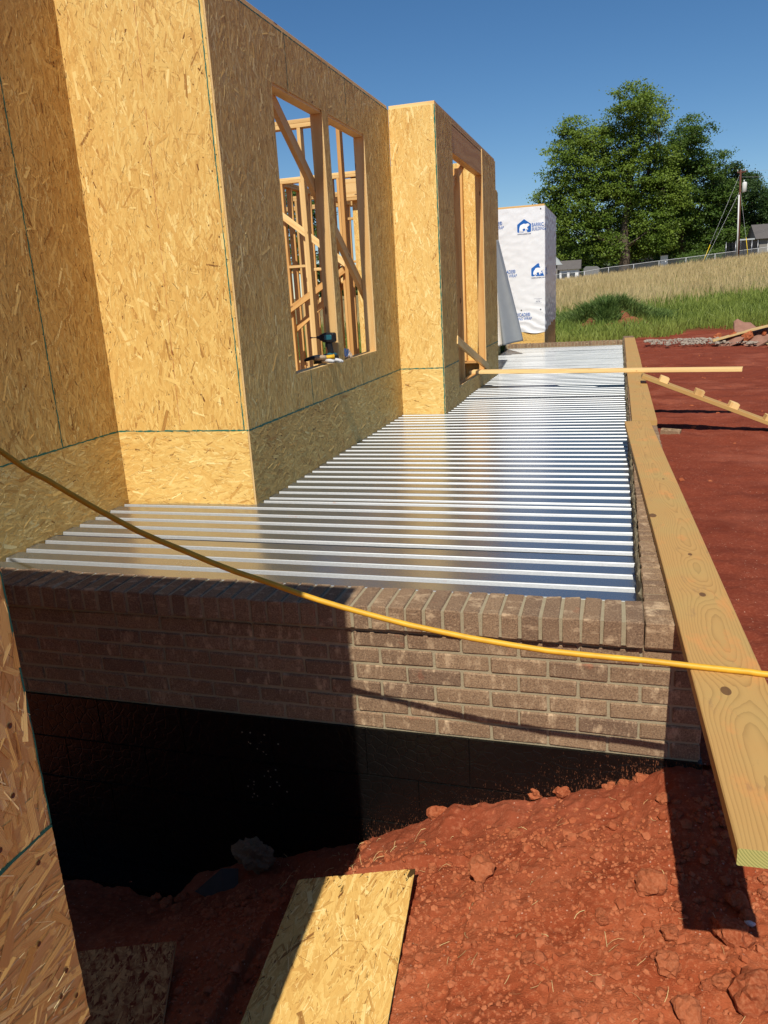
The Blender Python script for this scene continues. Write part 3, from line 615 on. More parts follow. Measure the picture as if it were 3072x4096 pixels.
# inside of the bay: far inner wall, sheathed outside, with studs
panel('sheathing_panel', house, 'y', 9.05, -1, XB-1.6, XC-.11, .02, ZT, vert=True); beam('bottom_plate', house, (XB-1.2, 9.0, .06), (XC-.12, 9.0, .06), .089, .038, (0, 1, 0), 'stud_orange')
beam('stud', house, (XB+.02, 8.99, .08), (XB+.02, 8.99, 2.7), .089, .038, (0, 1, 0), 'stud_orange'); beam('stud', house, (cb-.06, 6.9, .02), (cb-.06, 6.9, 2.4), .089, .038, (1, 0, 0), 'stud_orange')
beam('brace', house, (XC-.13, 6.3, 2.05), (XC-.13, 8.0, 2.75), .089, .038, (0, .4, -1), 'stud_orange')
# subfloor
MB().box(-14, XB-.12, YB+.12, YE-.05, ZD-.2, ZD-.005).build('subfloor', M['osb'], house)
# inner stud walls
def stud_wall_x(y, x0, x1, studs, mid=None, mat='stud', top=ZP):
    for z in (top-.019, top-.058): beam('top_plate', house, (x0, y, z), (x1, y, z), .089, .038, (0, 1, 0), mat)
    beam('bottom_plate', house, (x0, y, ZD+.019), (x1, y, ZD+.019), .089, .038, (0, 1, 0), mat)
    for x in studs: beam('stud', house, (x, y, ZD+.038), (x, y, top-.077), .089, .038, (0, 1, 0), mat if rnd.random() < .6 else 'stud_orange')
    if mid:
        for a, b, z in mid: beam('blocking', house, (a+.019, y, z), (b-.019, y, z), .089, .038, (0, 1, 0), mat)
def stud_wall_y(x, y0, y1, step, mat='stud_orange', top=ZP):
    for z in (top-.019, top-.058): beam('top_plate', house, (x, y0, z), (x, y1, z), .089, .038, (1, 0, 0), mat)
    y = y0+.03
    while y < y1: beam('stud', house, (x, y, ZD), (x, y, top-.077), .089, .038, (1, 0, 0), mat); y += step
stud_wall_x(5.50, -4.6, XB-.115, [-4.5, -4.1, -3.65, -3.20, -2.79], None)
stud_wall_x(8.99, -5.0, -2.9, [-4.98, -4.90, -4.60, -4.31, -4.12, -4.02, -3.6, -3.2], [(-4.90, -4.60, 1.56), (-4.60, -4.31, 1.50), (-4.31, -4.02, 1.56)])
beam('header', house, (-4.0, 8.99, 2.58), (-3.0, 8.99, 2.58), .25, .06, (0, 0, 1)); beam('header_plate', house, (-4.0, 8.99, 2.43), (-3.0, 8.99, 2.43), .089, .038, (0, 1, 0))
stud_wall_y(-5.0, 9.06, 12.6, .40); stud_wall_x(12.4, -8, -2.5, [-2.6-.42*k for k in range(13)], [(-2.6-.42*(k+1), -2.6-.42*k, 1.6+(k % 2)*.04) for k in range(11)])
stud_wall_x(11.0, -5.6, -3.4, [-5.5, -5.1, -4.85, -4.62, -4.45, -4.3, -4.05, -3.8, -3.5], [(-4.62, -4.3, 2.36), (-4.62, -4.05, 1.66)])
beam('brace', house, (-5.05, 8.90, 2.40), (-3.9, 8.90, 1.50), .089, .038, (.6, 0, .8)); beam('brace', house, (-5.1, 8.90, .83), (-4.0, 8.90, 1.46), .089, .038, (-.5, 0, .8), 'stud_orange'); beam('brace', house, (-5.1, 9.08, .50), (-4.0, 9.08, 1.32), .089, .038, (-.6, 0, .8), 'stud_orange')
beam('brace', house, (-5.2, 10.9, 1.0), (-3.9, 10.9, 1.95), .089, .038, (-.6, 0, .8)); beam('brace', house, (-4.9, 10.92, 1.75), (-3.6, 10.92, 1.0), .089, .038, (.5, 0, .8))

# ------------------------------------------------------------------ wing in printed house wrap
wing = empty('house_wing', (-2, 14.6, -.06), 'house wing covered in white building wrap printed with blue bear badges', 'house wing')
XW, YW, WT, WBOT = -1.586, 14.6, 2.633, .138
panel('sheathing_panel', wing, 'y', YW, -1, -3.6, XW-.012, -.06, WT-.02, vert=False); panel('sheathing_panel', wing, 'x', XW, 1, YW, 17.6, -.3, WT-.02, vert=False); panel('sheathing_panel', wing, 'y', 17.6, 1, -3.6, XW-.012, -.3, WT-.02)
beam('top_plate', wing, (-3.6, YW+.05, WT+.012), (XW, YW+.05, WT+.012), .10, .04, (0, 1, 0)); beam('top_plate', wing, (XW-.06, YW+.1, WT+.012), (XW-.06, 17.55, WT+.012), .10, .04, (1, 0, 0))
def wrap_pt(s_, z, off):        # s_ runs along the front, past 0 it turns the corner
    rip = .010*math.sin(38*(z+.35*s_)+4*mnoise.noise((s_*3, z*5, 0)))*max(0, 1-(z-WBOT)/.75) + .006*mnoise.noise((s_*5, z*9, 3)) + .004*mnoise.noise((s_*16-z*9, z*14, 7))
    off = off + .012 + max(rip, -.006)
    return (XW+s_, YW-off, z) if s_ <= 0 else (XW+off, YW+s_, z)
ns, nz = 90, 90; v = []; f = []
SS = list(np.linspace(-1.5, 0, 60)) + [1e-4] + list(np.linspace(.04, 3.0, 60))
for s_ in SS:
    lo = WBOT + .02*math.sin(s_*9) + (0 if s_ <= 0 else .10*math.sin(min(s_, 3)/3*math.pi*.5)*1.6)
    for k in range(nz): v.append(wrap_pt(s_, lo + (WT-.005-lo)*k/(nz-1), 0))
for a in range(len(SS)-1):
    for k in range(nz-1): f.append((a*nz+k, (a+1)*nz+k, (a+1)*nz+k+1, a*nz+k+1))
wrapo = link('house_wrap', mesh('house_wrap', v, f, M['wrap'], smooth=True), wing)
def flat_print(name, polys, mat, off):
    v = []; f = []
    for P in polys: b = len(v); v += [wrap_pt(s_, z, off) for s_, z in P]; f.append(tuple(range(b, b+len(P))))
    return link(name, mesh(name, v, f, mat), wrapo)
def lettering(txt, s0, z0, h, bold=0, shear=0, mat='blue', off=.004, right=False, width=None):
    cu = bpy.data.curves.new('lettering', 'FONT'); cu.body = txt; cu.size = h/.70; cu.offset = bold; cu.shear = shear; cu.resolution_u = 3
    t = bpy.data.objects.new('tmp', cu); COL.objects.link(t); dg = bpy.context.evaluated_depsgraph_get(); me = bpy.data.meshes.new_from_object(t.evaluated_get(dg)); bpy.data.objects.remove(t)
    w = max(q.co.x for q in me.vertices); k = 1 if width is None else width/w
    sx = s0 - (w*k if right else 0)
    for q in me.vertices: q.co = wrap_pt(sx + q.co.x*k, z0 + q.co.y, off)
    me.materials.clear(); me.materials.append(M[mat]); me.update(); return link('lettering', me, wrapo)
BEAR = [(.995,.80),(.985,.86),(.93,.93),(.86,.985),(.80,1.0),(.77,.985),(.745,1.0),(.72,.97),(.64,.94),(.55,.965),(.45,1.0),(.33,.97),(.20,.90),(.10,.78),(.04,.62),(.02,.45),(0,.22),(.01,.05),(.05,.02),(.17,.0),(.19,.07),(.14,.11),(.17,.20),(.23,.02),(.36,0),(.38,.06),(.31,.12),(.34,.27),(.44,.33),(.56,.30),(.60,.22),(.57,.06),(.56,.02),(.70,.02),(.71,.08),(.67,.13),(.70,.24),(.78,.17),(.84,.15),(.88,.22),(.85,.27),(.80,.30),(.76,.42),(.80,.52),(.86,.60),(.95,.66),(.985,.72)]
def badge(s0, z0, w=.28, h=.25):
    r_ = .02; P = [(s0+r_, z0), (s0+w-r_, z0), (s0+w-.006, z0+.006), (s0+w, z0+r_), (s0+w, z0+h*.62), (s0+w*.5, z0+h*1.02), (s0, z0+h*.62), (s0, z0+r_), (s0+.006, z0+.006)]
    flat_print('badge', [P], M['blue'], .003)
    flat_print('bear_emblem', [[(s0+w*(.15+.74*x), z0+h*(.11+.56*y)) for x, y in BEAR]], M['whiteprint'], .0055)
    lettering('BARRICADEBP.COM', s0+.005, z0-.042, .020, .0004, 0, 'navy', width=w-.01)
    lettering('BARRICADE\u00ae', s0+w+.012, z0+.100, .068, .0012, 0, 'blue', width=.43); lettering('BUILDING WRAP', s0+w+.012, z0+.022, .062, .0004, .25, 'blue', width=.45)
    return s0
badge(-.549, 2.146); badge(-.270, 1.272)
# tails of the prints further left: text only, ends at these points
for sr, z0, w_ in ((-.835, 2.146, .60), (-.575, 1.180, .60), (-.275, .30, .60)):
    lettering('BARRICADE\u00ae', sr-.02, z0+.175, .068, .0012, 0, 'blue', right=True, width=.43); lettering('BUILDING WRAP', sr+.01, z0+.095, .062, .0004, .25, 'blue', right=True, width=.45)
lettering('A national building products', -.215, .815, .012, 0, 0, 'navy', width=.165); lettering('through-fix', -.165, .79, .012, 0, 0, 'navy', width=.07); lettering('ESR-1982', -.175, .757, .018, .0004, 0, 'navy', width=.085); lettering('www.barricadebp.com', -.2, .732, .011, 0, 0, 'navy', width=.14)
cap = mesh('cap_nail', [(0, 0, 0)] + [(.014*math.cos(a*math.pi/5), 0, .014*math.sin(a*math.pi/5)) for a in range(10)], [(0, (a+1) % 10+1, a+1) for a in range(10)], M['black'])
for s_, z in ((-.075, 2.575), (-.48, .60), (-.08, .60)):
    p_ = wrap_pt(s_, z, .006); o = link('cap_nail', cap, wrapo); o.matrix_basis = Matrix.Translation(p_)
# loose flap of wrap hanging off the corner of the nearer wall
nu, nv = 26, 50; v = []; f = []
for a in range(nu):
    for b in range(nv):
        u = a/(nu-1); t = b/(nv-1); zb = .02+.09*u; z = zb + (1.92-zb)*t; xr = -1.80 - .42*t**1.08
        xx = -2.31 + (xr+2.31)*u + .012*math.sin(u*9+t*3); yy = 12.30 - .12*math.sin(u*math.pi*1.1)*(1-t) + .045*math.sin(u*11+t*2.5)*(1-.8*t)
        v.append((xx, yy + .20*u, z))
for a in range(nu-1):
    for b in range(nv-1): f.append((a*nv+b, (a+1)*nv+b, (a+1)*nv+b+1, a*nv+b+1))
me = mesh('loose_wrap_flap', v, f, M['wrap'], smooth=True); me.materials.append(M['wrapback'])
for pl in me.polygons: pl.material_index = 1 if (pl.index // (nv-1)) > 6 else 0
flap = link('loose_wrap_flap', me); tag(flap, 'loose grey and white flap of building wrap hanging by the far wall corner', 'wrap sheet')
sm = flap.modifiers.new('thickness', 'SOLIDIFY'); sm.thickness = .003

# ------------------------------------------------------------------ planks, boards, ramp
def plank(name, A, B, w, t, wdir, mat, label, group=None, cat='plank'):
    o = beam(name, None, A, B, w, t, wdir, mat); o.data.name = name; tag(o, label, cat, group); return o
em = NT('green_end_grain'); eu = em.xyz(em.coord('Object')); er = em.math('SQRT', em.math('ADD', em.math('POWER', em.math('SUBTRACT', eu[0], .015), 2.), em.math('POWER', em.math('ADD', eu[1], .075), 2.)))
ew = em.math('POWER', em.math('FRACT', em.math('MULTIPLY', er, 190.)), 2.); M['endgrain'] = em.done(em.mix(ew, (.46, .43, .15), (.17, .20, .055)), .8, 0, .1)
pl = plank('plank', (.222, -1.112, .0200), (.05, 3.735, .0200), .184, .038, (1, .035, 0), 'pt_near', 'long knotty treated plank jutting towards the camera, resting on the near curb')
pl.data.materials.append(M['endgrain']); pl.data.polygons[8].material_index = 1; pl.data.polygons[9].material_index = 1
plank('plank', (.104, 3.76, .0195), (.104, 6.10, .0195), .184, .038, (1, 0, 0), 'pt', 'second treated plank on the curb, just behind the near knotty plank')
plank('plank', (.100, 6.105, .0195), (.100, 8.52, .0195), .184, .038, (1, 0, 0), 'pt', 'third treated plank on the curb, under the crossing board')
plank('plank', (.104, 8.525, .0195), (.107, 13.25, .0195), .184, .038, (1, 0, 0), 'pt', 'farthest treated plank on the curb, at the deck end')
plank('crossing_board', (-1.90, 7.56, .060), (1.225, 7.005, .060), .184, .038, (0, 1, 0), 'stud', 'long narrow board laid level across the deck from the bay opening', cat='board')
ramp = empty('cleated_ramp', (.8, 6.05, -.2), 'narrow cleated board sloping from the curb down to the red dirt', 'ramp')
slope = Vector((1.195, 0, -.488)).normalized(); up = Vector((.488, 0, 1.195)).normalized(); top = Vector((.150, 6.16, .131)) - up*.019
beam('ramp_board', ramp, top, top + slope*1.76, .235, .038, (0, 1, 0), 'pt')
for x in (.352, .697, 1.03, 1.37):
    c0 = top + slope*((x-.15)/slope.x) + up*.046
    beam('cleat', ramp, c0 - Vector((0, .11, 0)), c0 + Vector((0, .03, 0)), .089, .054, slope, 'stud')

# ------------------------------------------------------------------ hose
HP = [(-3.05, -.78, 1.7), (-2.5, -.66, 1.18), (-1.908, -.56, .683), (-1.774, -.54, .592), (-1.571, -.51, .46), (-1.363, -.48, .353), (-1.141, -.445, .261), (-1.017, -.43, .214), (-.823, -.402, .151), (-.606, -.393, .105), (-.281, -.384, .062), (-.017, -.381, .052), (.10, -.386, .0485), (.20, -.392, .0475), (.28, -.40, .047), (.42, -.42, .030), (.75, -.5, -.12), (1.1, -.6, -.40), (1.5, -.7, -.53), (2.3, -.7, -.53)]
hp = []
for a in range(len(HP)-1):
    p0, p1, p2, p3 = [Vector(HP[min(max(a+d, 0), len(HP)-1)]) for d in (-1, 0, 1, 2)]
    for t in (0, .33, .66): hp.append(.5*((2*p1) + (p2-p0)*t + (2*p0-5*p1+4*p2-p3)*t*t + (3*p1-p0-3*p2+p3)*t**3))
hp = [q + Vector((0, .004*mnoise.noise((q.x*6, 1, 0)), .004*mnoise.noise((q.x*7, 5, 0)))) if -2.6 < q.x < -.1 else q for q in hp]
hose = MB().tube(hp, .0088, 10).build('air_hose', M['hose'], smooth=True); tag(hose, 'yellow air hose slung across the porch front and over the plank', 'hose')

# ------------------------------------------------------------------ loose things on the heap
def quad_board(name, corners, th, mat, label, cat, vert=True):
    c = [Vector(q) for q in corners]; n_ = (c[1]-c[0]).cross(c[3]-c[0]).normalized(); 
    if n_.z < 0: n_ = -n_
    L = (c[3]-c[0]).length; W = (c[1]-c[0]).length; v = [q - n_*.0006 for q in c] + [q - n_*th for q in c]
    f = [(0,1,2,3), (7,6,5,4), (0,4,5,1), (1,5,6,2), (2,6,7,3), (3,7,4,0)]
    U = [(0,0),(W,0),(W,L),(0,L)]; uv = U + [U[3],U[2],U[1],U[0]] + [(0,0),(0,.01),(W,.01),(W,0)]*4
    FV, FU, FT = flakes(0, W, 0, L, (), True, 7500); U_, Z_, D_ = FV[...,0:1]/W, FV[...,1:2]/L, FV[...,2:3]; C4 = np.array([tuple(q) for q in c])
    W3 = (C4[0]*(1-U_)+C4[1]*U_)*(1-Z_) + (C4[3]*(1-U_)+C4[2]*U_)*Z_ + np.array(tuple(n_))*D_
    me = flake_mesh(name, v, f, uv, [0,0,1,2,1,1], W3, FU, FT, mat); me.materials.append(M['green']); o = link(name, me); tag(o, label, cat); return o
sheet = quad_board('strand_board_offcut', [(-1.096,-.479,-.800), (-.724,-.348,-.797), (-.602,-1.38,-.795), (-1.00,-1.48,-.798)], .012, 'osb_near', 'flat strand board offcut with a green edge lying on the red dirt', 'board')
rust = quad_board('dirty_board', [(-1.95,-.86,-.945), (-1.473,-.668,-.955), (-1.25,-1.2,-.985), (-1.75,-1.45,-.985)], .02, 'osb_near', 'soil stained board half buried in the shaded pit beside the near wall', 'board')
rm = NT('soil_stained_wood'); uvc = rm.coord('UV'); rn = rm.noise(uvc, 9, 5, .65); rm.bump(rm.noise(uvc, 40, 4), .6, .006)
rust.data.materials[1] = M['edge']; rust.data.materials[0] = rm.done(rm.mix(rm.ramp(rn, [(.42, (0,0,0)), (.58, (1,1,1))]), (.20, .045, .018), (.62, .33, .12)), .9, 0, .1); rust.data.materials[2] = M['edge']
def rock_mesh(name, seed, mat, sub=2, amp=.35, flat=.75, smooth=False):
    import bmesh
    bm = bmesh.new(); bmesh.ops.create_icosphere(bm, subdivisions=sub, radius=.5); q = Vector((seed*3.1, seed*1.7, seed*.9))
    for vv in bm.verts:
        p_ = vv.co.normalized(); d = 1 + amp*mnoise.noise(p_*1.4+q) + amp*.65*mnoise.noise(p_*3.6+q) + amp*.45*mnoise.noise(p_*8+q); vv.co = Vector((p_.x, p_.y*.85, p_.z*flat))*.5*d
    me = bpy.data.meshes.new(name); bm.to_mesh(me); bm.free(); me.materials.append(mat)
    if smooth: me.polygons.foreach_set('use_smooth', [True]*len(me.polygons))
    return me
CL = [rock_mesh('clod', k, M['clod'], 3, .34, .72) for k in range(6)]
def gz(x, y): return float(fine_z(np.array([x]), np.array([y]))[0])
clods = [(-.492,-.392,.103,'broad flat clay clod on the open slope, right of the offcut'), (.016,-.509,.10,'pale clay clod ringed with roots, left of the plank shadow'), (.064,-.666,.06,'upright clay clod just below the plank shadow corner'), (.214,-.666,.10,'big rounded clay clod below the shadow of the plank end'),
 (.011,.015,.072,'sharp pale clay clod on the heap crest beside the plank shadow edge'), (.244,-.531,.07,'round clay clod inside the shadow of the plank'), (.052,-.772,.077,'pinkish clay clod near the lower right of the heap'), (.09,-.9,.082,'clay clod at the bottom edge below the roots'), (.238,-.848,.121,'largest crumbly clay clod in the lower right corner'),
 (-.101,.029,.068,'red clay clod on the crest, left of the sharp pale one'), (-.05,.015,.053,None), (-.266,.028,.079,'red clay clod midway along the crest under the tar'), (-.362,.04,.09,'wide red clay clod on the crest where the tar begins to show'), (-.721,.027,.114,'wide clay clod at the left of the sunlit crest'), (-.679,.046,.047,None), (-.597,.047,.067,None), (-.819,.048,.063,None), (-1.012,-.035,.064,'clay clod with straw at the shadow edge by the black wall'), (-.91,-.141,.041,None), (.072,-.125,.06,'clay clod on the slope at the plank shadow edge'), (.088,-.57,.033,None), (.03,-.747,.035,None), (.172,-.815,.046,None), (-.43,-.477,.03,None), (-.588,-.79,.033,None), (.264,-.582,.041,None), (-.043,-.106,.042,None), (-.301,-.767,.039,None)]
for k in range(70):
    x = rnd.uniform(-1.6, .9); y = rnd.uniform(-1.0, -.02); clods.append((x, y, rnd.choice((.014, .018, .022, .028, .036)), None))
for k in range(30): clods.append((rnd.uniform(.12, .33), rnd.uniform(-.55, .0), rnd.choice((.014, .02, .028)), None))
for k in range(14): clods.append((rnd.uniform(-1.95, -1.05), rnd.uniform(-.35, -.05), rnd.choice((.03, .05, .07)), None))
for k in range(120): clods.append((rnd.uniform(.28, 3.4), .6+15*rnd.random()**1.4, rnd.choice((.02, .025, .03, .045, .06)), None))
for x, y, s_, lab in clods:
    if -1.12 < x < -.58 and -1.5 < y < -.30: continue
    o = link('clay_clod', rnd.choice(CL)); o.location = (x, y, gz(x, y)+s_*.18); o.rotation_euler = (rnd.uniform(-.5, .5), rnd.uniform(-.5, .5), rnd.uniform(0, 6.28)); o.scale = (s_*(1.15 if s_ < .05 else .92),)*3
    tag(o, lab or ('small red clay clod strewn on the heap by the wall' if y < .1 else 'small red clay clod strewn on the packed yard'), 'clod', None if lab else ('small clods strewn on the heap' if y < .1 else 'small clods strewn on the yard'))
# crumbs and straw that nobody could count
def crumbs(name, n, area, smin, smax, mat, seed, zf=fine_z):
    t_ = (1+5**.5)/2; base = np.array([(-1,t_,0),(1,t_,0),(-1,-t_,0),(1,-t_,0),(0,-1,t_),(0,1,t_),(0,-1,-t_),(0,1,-t_),(t_,0,-1),(t_,0,1),(-t_,0,-1),(-t_,0,1)], float)/1.9*np.array([1, 1, .8])
    fc = np.array([(0,11,5),(0,5,1),(0,1,7),(0,7,10),(0,10,11),(1,5,9),(5,11,4),(11,10,2),(10,7,6),(7,1,8),(3,9,4),(3,4,2),(3,2,6),(3,6,8),(3,8,9),(4,9,5),(2,4,11),(6,2,10),(8,6,7),(9,8,1)])
    g = np.random.default_rng(seed); x = g.uniform(area[0], area[1], n); y = g.uniform(area[2], area[3], n); s = smin*(smax/smin)**(g.random(n)**2.2); z = zf(x, y)+s*.2
    a = g.uniform(0, 6.28, n); B = base[None]*(1+g.uniform(-.3, .3, (n, 12, 1))); c_, s__ = np.cos(a)[:,None], np.sin(a)[:,None]
    V = np.stack([B[...,0]*c_-B[...,1]*s__, B[...,0]*s__+B[...,1]*c_, B[...,2]], -1)*s[:,None,None] + np.stack([x, y, z], -1)[:,None]
    F = (fc[None] + (np.arange(n)*12)[:,None,None]).reshape(-1, 3); return link(name, npmesh(name, V.reshape(-1, 3), F, mat))
cr = crumbs('soil_crumbs', 12000, (-1.7, .9, -1.1, .02), .0016, .010, M['clod'], 5); tag(cr, 'fine crumbs of red clay scattered over the heap', 'crumbs', kind='stuff')
cr = crumbs('soil_lumps', 900, (-1.4, .8, -1.05, .02), .006, .020, M['clod'], 25); tag(cr, 'marble sized lumps of red clay over the heap', 'crumbs', kind='stuff')
cr = crumbs('yard_crumbs', 9000, (.22, 5.0, .1, 17), .003, .02, M['clod'], 6); tag(cr, 'crumbs of red clay over the packed yard', 'crumbs', kind='stuff')
def strands(name, n, area, lmin, lmax, w, mat, seed, label, lift=.35):
    g = np.random.default_rng(seed); V = []; F = []
    for k in range(n):
        x, y = g.uniform(area[0], area[1]), g.uniform(area[2], area[3]); L = g.uniform(lmin, lmax); a = g.uniform(0, 6.28); up_ = abs(g.normal(0, lift))*L; bend = g.normal(0, .35); b = len(V); ww = w*g.uniform(.6, 1.4)
        for t in (0, .33, .66, 1):
            aa = a+bend*t; px, py = x+math.cos(aa)*L*t, y+math.sin(aa)*L*t; pz = gz(px, py)+.004+up_*math.sin(t*2.2)
            for s_ in (-1, 1): V.append((px - s_*math.sin(aa)*ww/2, py + s_*math.cos(aa)*ww/2, pz + s_*ww*.2))
        for t in range(3): F.append((b+2*t, b+2*t+1, b+2*t+3, b+2*t+2))
    o = link(name, mesh(name, V, F, mat)); tag(o, label, 'straw', kind='stuff')
strands('straw', 110, (-1.2, .6, -1.0, -.02), .012, .05, .0013, M['straw'], 3, 'bits of dry straw and roots littering the clay heap')
strands('straw_by_wall', 55, (-1.5, -.75, -.22, -.02), .015, .05, .0014, M['straw'], 4, 'dry straw caught along the foot of the black wall', .6)
strands('yard_straw', 160, (.25, 4.0, .2, 15), .03, .12, .006, M['straw'], 9, 'bits of pale straw on the packed red yard', .1)
# a lump of set mortar and a scrap of grey plastic by the wall
lump = link('mortar_lump', rock_mesh('mortar_lump', 9, M['greyrock'], 4, .42, 1.0)); lump.location = (-1.49, -.085, -1.085); lump.scale = (.15, .09, .13); tag(lump, 'rough grey lump of set mortar leaning on the black wall', 'mortar lump')
pv = [(-1.72,-.17,-1.235),(-1.62,-.11,-1.155),(-1.555,-.09,-1.16),(-1.545,-.13,-1.225),(-1.60,-.18,-1.275),(-1.58,-.20,-1.285)]
ps = link('plastic_scrap', mesh('plastic_scrap', pv, [(0,1,4),(1,2,3,4),(4,3,5)], plain('slate_plastic', (.055, .048, .04), .5))); ps.modifiers.new('thickness', 'SOLIDIFY').thickness = .004; tag(ps, 'folded scrap of slate grey plastic beside the mortar lump', 'scrap')
rs = link('stone', rock_mesh('stone', 4, plain('white_pebble', (.62, .58, .52), .6), 2, .15, .6)); rs.location = (.264, -.60, gz(.264, -.60)+.008); rs.scale = (.028, .028, .028); tag(rs, 'white oval pebble in the plank shadow', 'pebble')
# loose cored brick by the ramp
lb = empty('loose_brick', (.37, 5.35, -.47), 'loose cored brick lying on the dirt by the curb', 'brick')
bo = MB(); 
for (x0, x1, y0, y1) in ((-.097, .097, -.045, -.017), (-.097, .097, .017, .045), (-.097, -.07, -.017, .017), (-.035, .0, -.017, .017), (.035, .097, -.017, .017)): bo.box(x0, x1, y0, y1, -.028, .028)
bo.box(-.07, .035, -.017, .017, -.028, -.01); o = bo.build('brick_body', M['brick'], lb, local=True); lb.rotation_euler = (.1, .05, R(-12)); lb.location = (.441, 6.0, gz(.441, 6.0)+.025)

# ------------------------------------------------------------------ drill, gloves and bag on the window sill
drill = empty('cordless_drill', (XB-.045, 3.455, WZ0+.001), 'teal and black cordless drill standing on the window sill', 'drill'); drill.rotation_euler = (0, 0, R(-8))
def prism(pts, y0, y1, bev=.004):       # side outline in x,z pushed along y with a small chamfer
    n_ = len(pts); cx = sum(p_[0] for p_ in pts)/n_; cz = sum(p_[1] for p_ in pts)/n_; v = []; f = []
    def sh(p_, k): d = math.hypot(p_[0]-cx, p_[1]-cz); return (cx+(p_[0]-cx)*(1-k/d), cz+(p_[1]-cz)*(1-k/d))
    for y, k in ((y0, bev), (y0+bev, 0), (y1-bev, 0), (y1, bev)): v += [(sh(p_, k)[0], y, sh(p_, k)[1]) for p_ in pts]
    for a in range(3):
        for b in range(n_): f.append((a*n_+b, a*n_+(b+1) % n_, (a+1)*n_+(b+1) % n_, (a+1)*n_+b))
    f.append(tuple(range(n_-1, -1, -1))); f.append(tuple(3*n_+b for b in range(n_))); return MB().add(v, f)
prism([(-.045,0),(.045,0),(.050,.012),(.050,.052),(.040,.060),(-.040,.060),(-.050,.045),(-.050,.012)], -.037, .037).build('battery', M['black'], drill, local=True)
prism([(-.047,.040),(.047,.040),(.044,.068),(.010,.078),(-.040,.070)], -.039, .039).build('battery_mount', M['teal'], drill, local=True)
prism([(-.006,.066),(.030,.066),(.022,.110),(.016,.165),(-.030,.165),(-.024,.125),(-.014,.095)], -.017, .017).build('handle', M['black'], drill, local=True)
prism([(-.042,.160),(.046,.158),(.054,.170),(.054,.222),(.046,.232),(-.020,.234),(-.048,.228),(-.050,.170)], -.030, .030, .008).build('motor_housing', M['black'], drill, local=True)
prism([(-.030,.178),(.036,.176),(.042,.185),(.042,.214),(.034,.220),(-.030,.220)], -.033, .033, .006).build('side_panel', M['teal'], drill, local=True)
prism([(-.048,.168),(-.048,.226),(-.070,.220),(-.082,.208),(-.082,.188),(-.070,.174)], -.024, .024, .006).build('nose_cone', M['black'], drill, local=True)
MB().tube([(-.080,0,.198),(-.105,0,.198),(-.106,0,.198)], [.012,.011,.006], 10).build('chuck', M['black'], drill, local=True)
MB().tube([(-.105,0,.198),(-.150,0,.198),(-.151,0,.198),(-.172,0,.198)], [.0035,.0035,.006,.0045], 8).build('bit', M['nail'], drill, local=True)
MB().box(-.034, -.024, -.010, .010, .125, .150).build('trigger', M['teal'], drill, local=True)
MB().box(-.030, .030, -.0385, -.0372, .016, .046).build('battery_label', M['steel'], drill, local=True)
def glove(name, loc, rz, cols, label, spread=1.0, tilt=0):
    root = empty(name, loc, label, 'glove', 'work gloves on the window sill'); root.rotation_euler = (tilt, 0, rz)
    b = MB(); b.tube([(-.05,0,.014),(-.02,0,.020),(.02,0,.022),(.055,0,.018),(.066,0,.012)], [.030,.036,.042,.038,.02], 12)
    for q in range(len(b.v)): x, y, z = b.v[q]; b.v[q] = (x, y*1.15, .018+(z-.018)*.55)
    b.build('palm', cols[0], root, True, True)
    for k, (y, L, a) in enumerate(((-.034, .062, -.25), (-.012, .076, -.08), (.012, .072, .06), (.034, .055, .24))):
        pts = [Vector((.045, y, .018)) + Vector((math.cos(a*spread)*L*t, math.sin(a*spread)*L*t, -.016*t*t+.006*math.sin(t*3))) for t in (0, .35, .7, .95, 1.02)]
        MB().tube(pts, [.012,.0125,.0115,.009,.003], 8).build('finger', cols[1 if k % 2 else 2], root, True, True)
    MB().tube([(-.01,-.036,.018),(.018,-.062,.016),(.044,-.072,.010),(.05,-.074,.010)], [.014,.0135,.011,.004], 8).build('thumb', cols[1], root, True, True)
    b = MB(); b.tube([(-.048,0,.018),(-.075,0,.018),(-.105,0,.018),(-.108,0,.018),(-.100,0,.018)], [.033,.036,.040,.038,.034], 12, False)
    for q in range(len(b.v)): x, y, z = b.v[q]; b.v[q] = (x, y*1.1, .018+(z-.018)*.5)
    b.build('cuff', cols[3], root, True, True)
    MB().tube([(-.107, .044*math.cos(a), .018+.020*math.sin(a)) for a in np.linspace(0, 6.2832, 17)], .0035, 6, False).build('cuff_hem', M['yellow'], root, True, True); return root
M['yellow'] = plain('yellow_trim', (.62, .36, .02), .7); M['glove_tan'] = plain('worn_tan_glove', (.36, .27, .18), .85, var=.35, scale=60, bump=.3); M['glove_white'] = plain('pale_grey_glove', (.55, .55, .55), .85, var=.2, scale=60, bump=.3); M['glove_black'] = plain('black_glove_cloth', (.022, .02, .018), .85, var=.3)
glove('work_glove', (XB-.010, 3.29, WZ0+.010), R(22), (M['glove_tan'], M['glove_white'], M['glove_white'], M['glove_black']), 'pale fingered work glove with yellow hem hanging over the sill edge, beside the drill', 1.2, -.12)
glove('work_glove', (XB-.055, 3.25, WZ0+.038), R(205), (M['glove_tan'], M['glove_black'], M['glove_black'], M['yellow']), 'black fingered work glove lying on top of the other glove beside the drill', .8, .1)
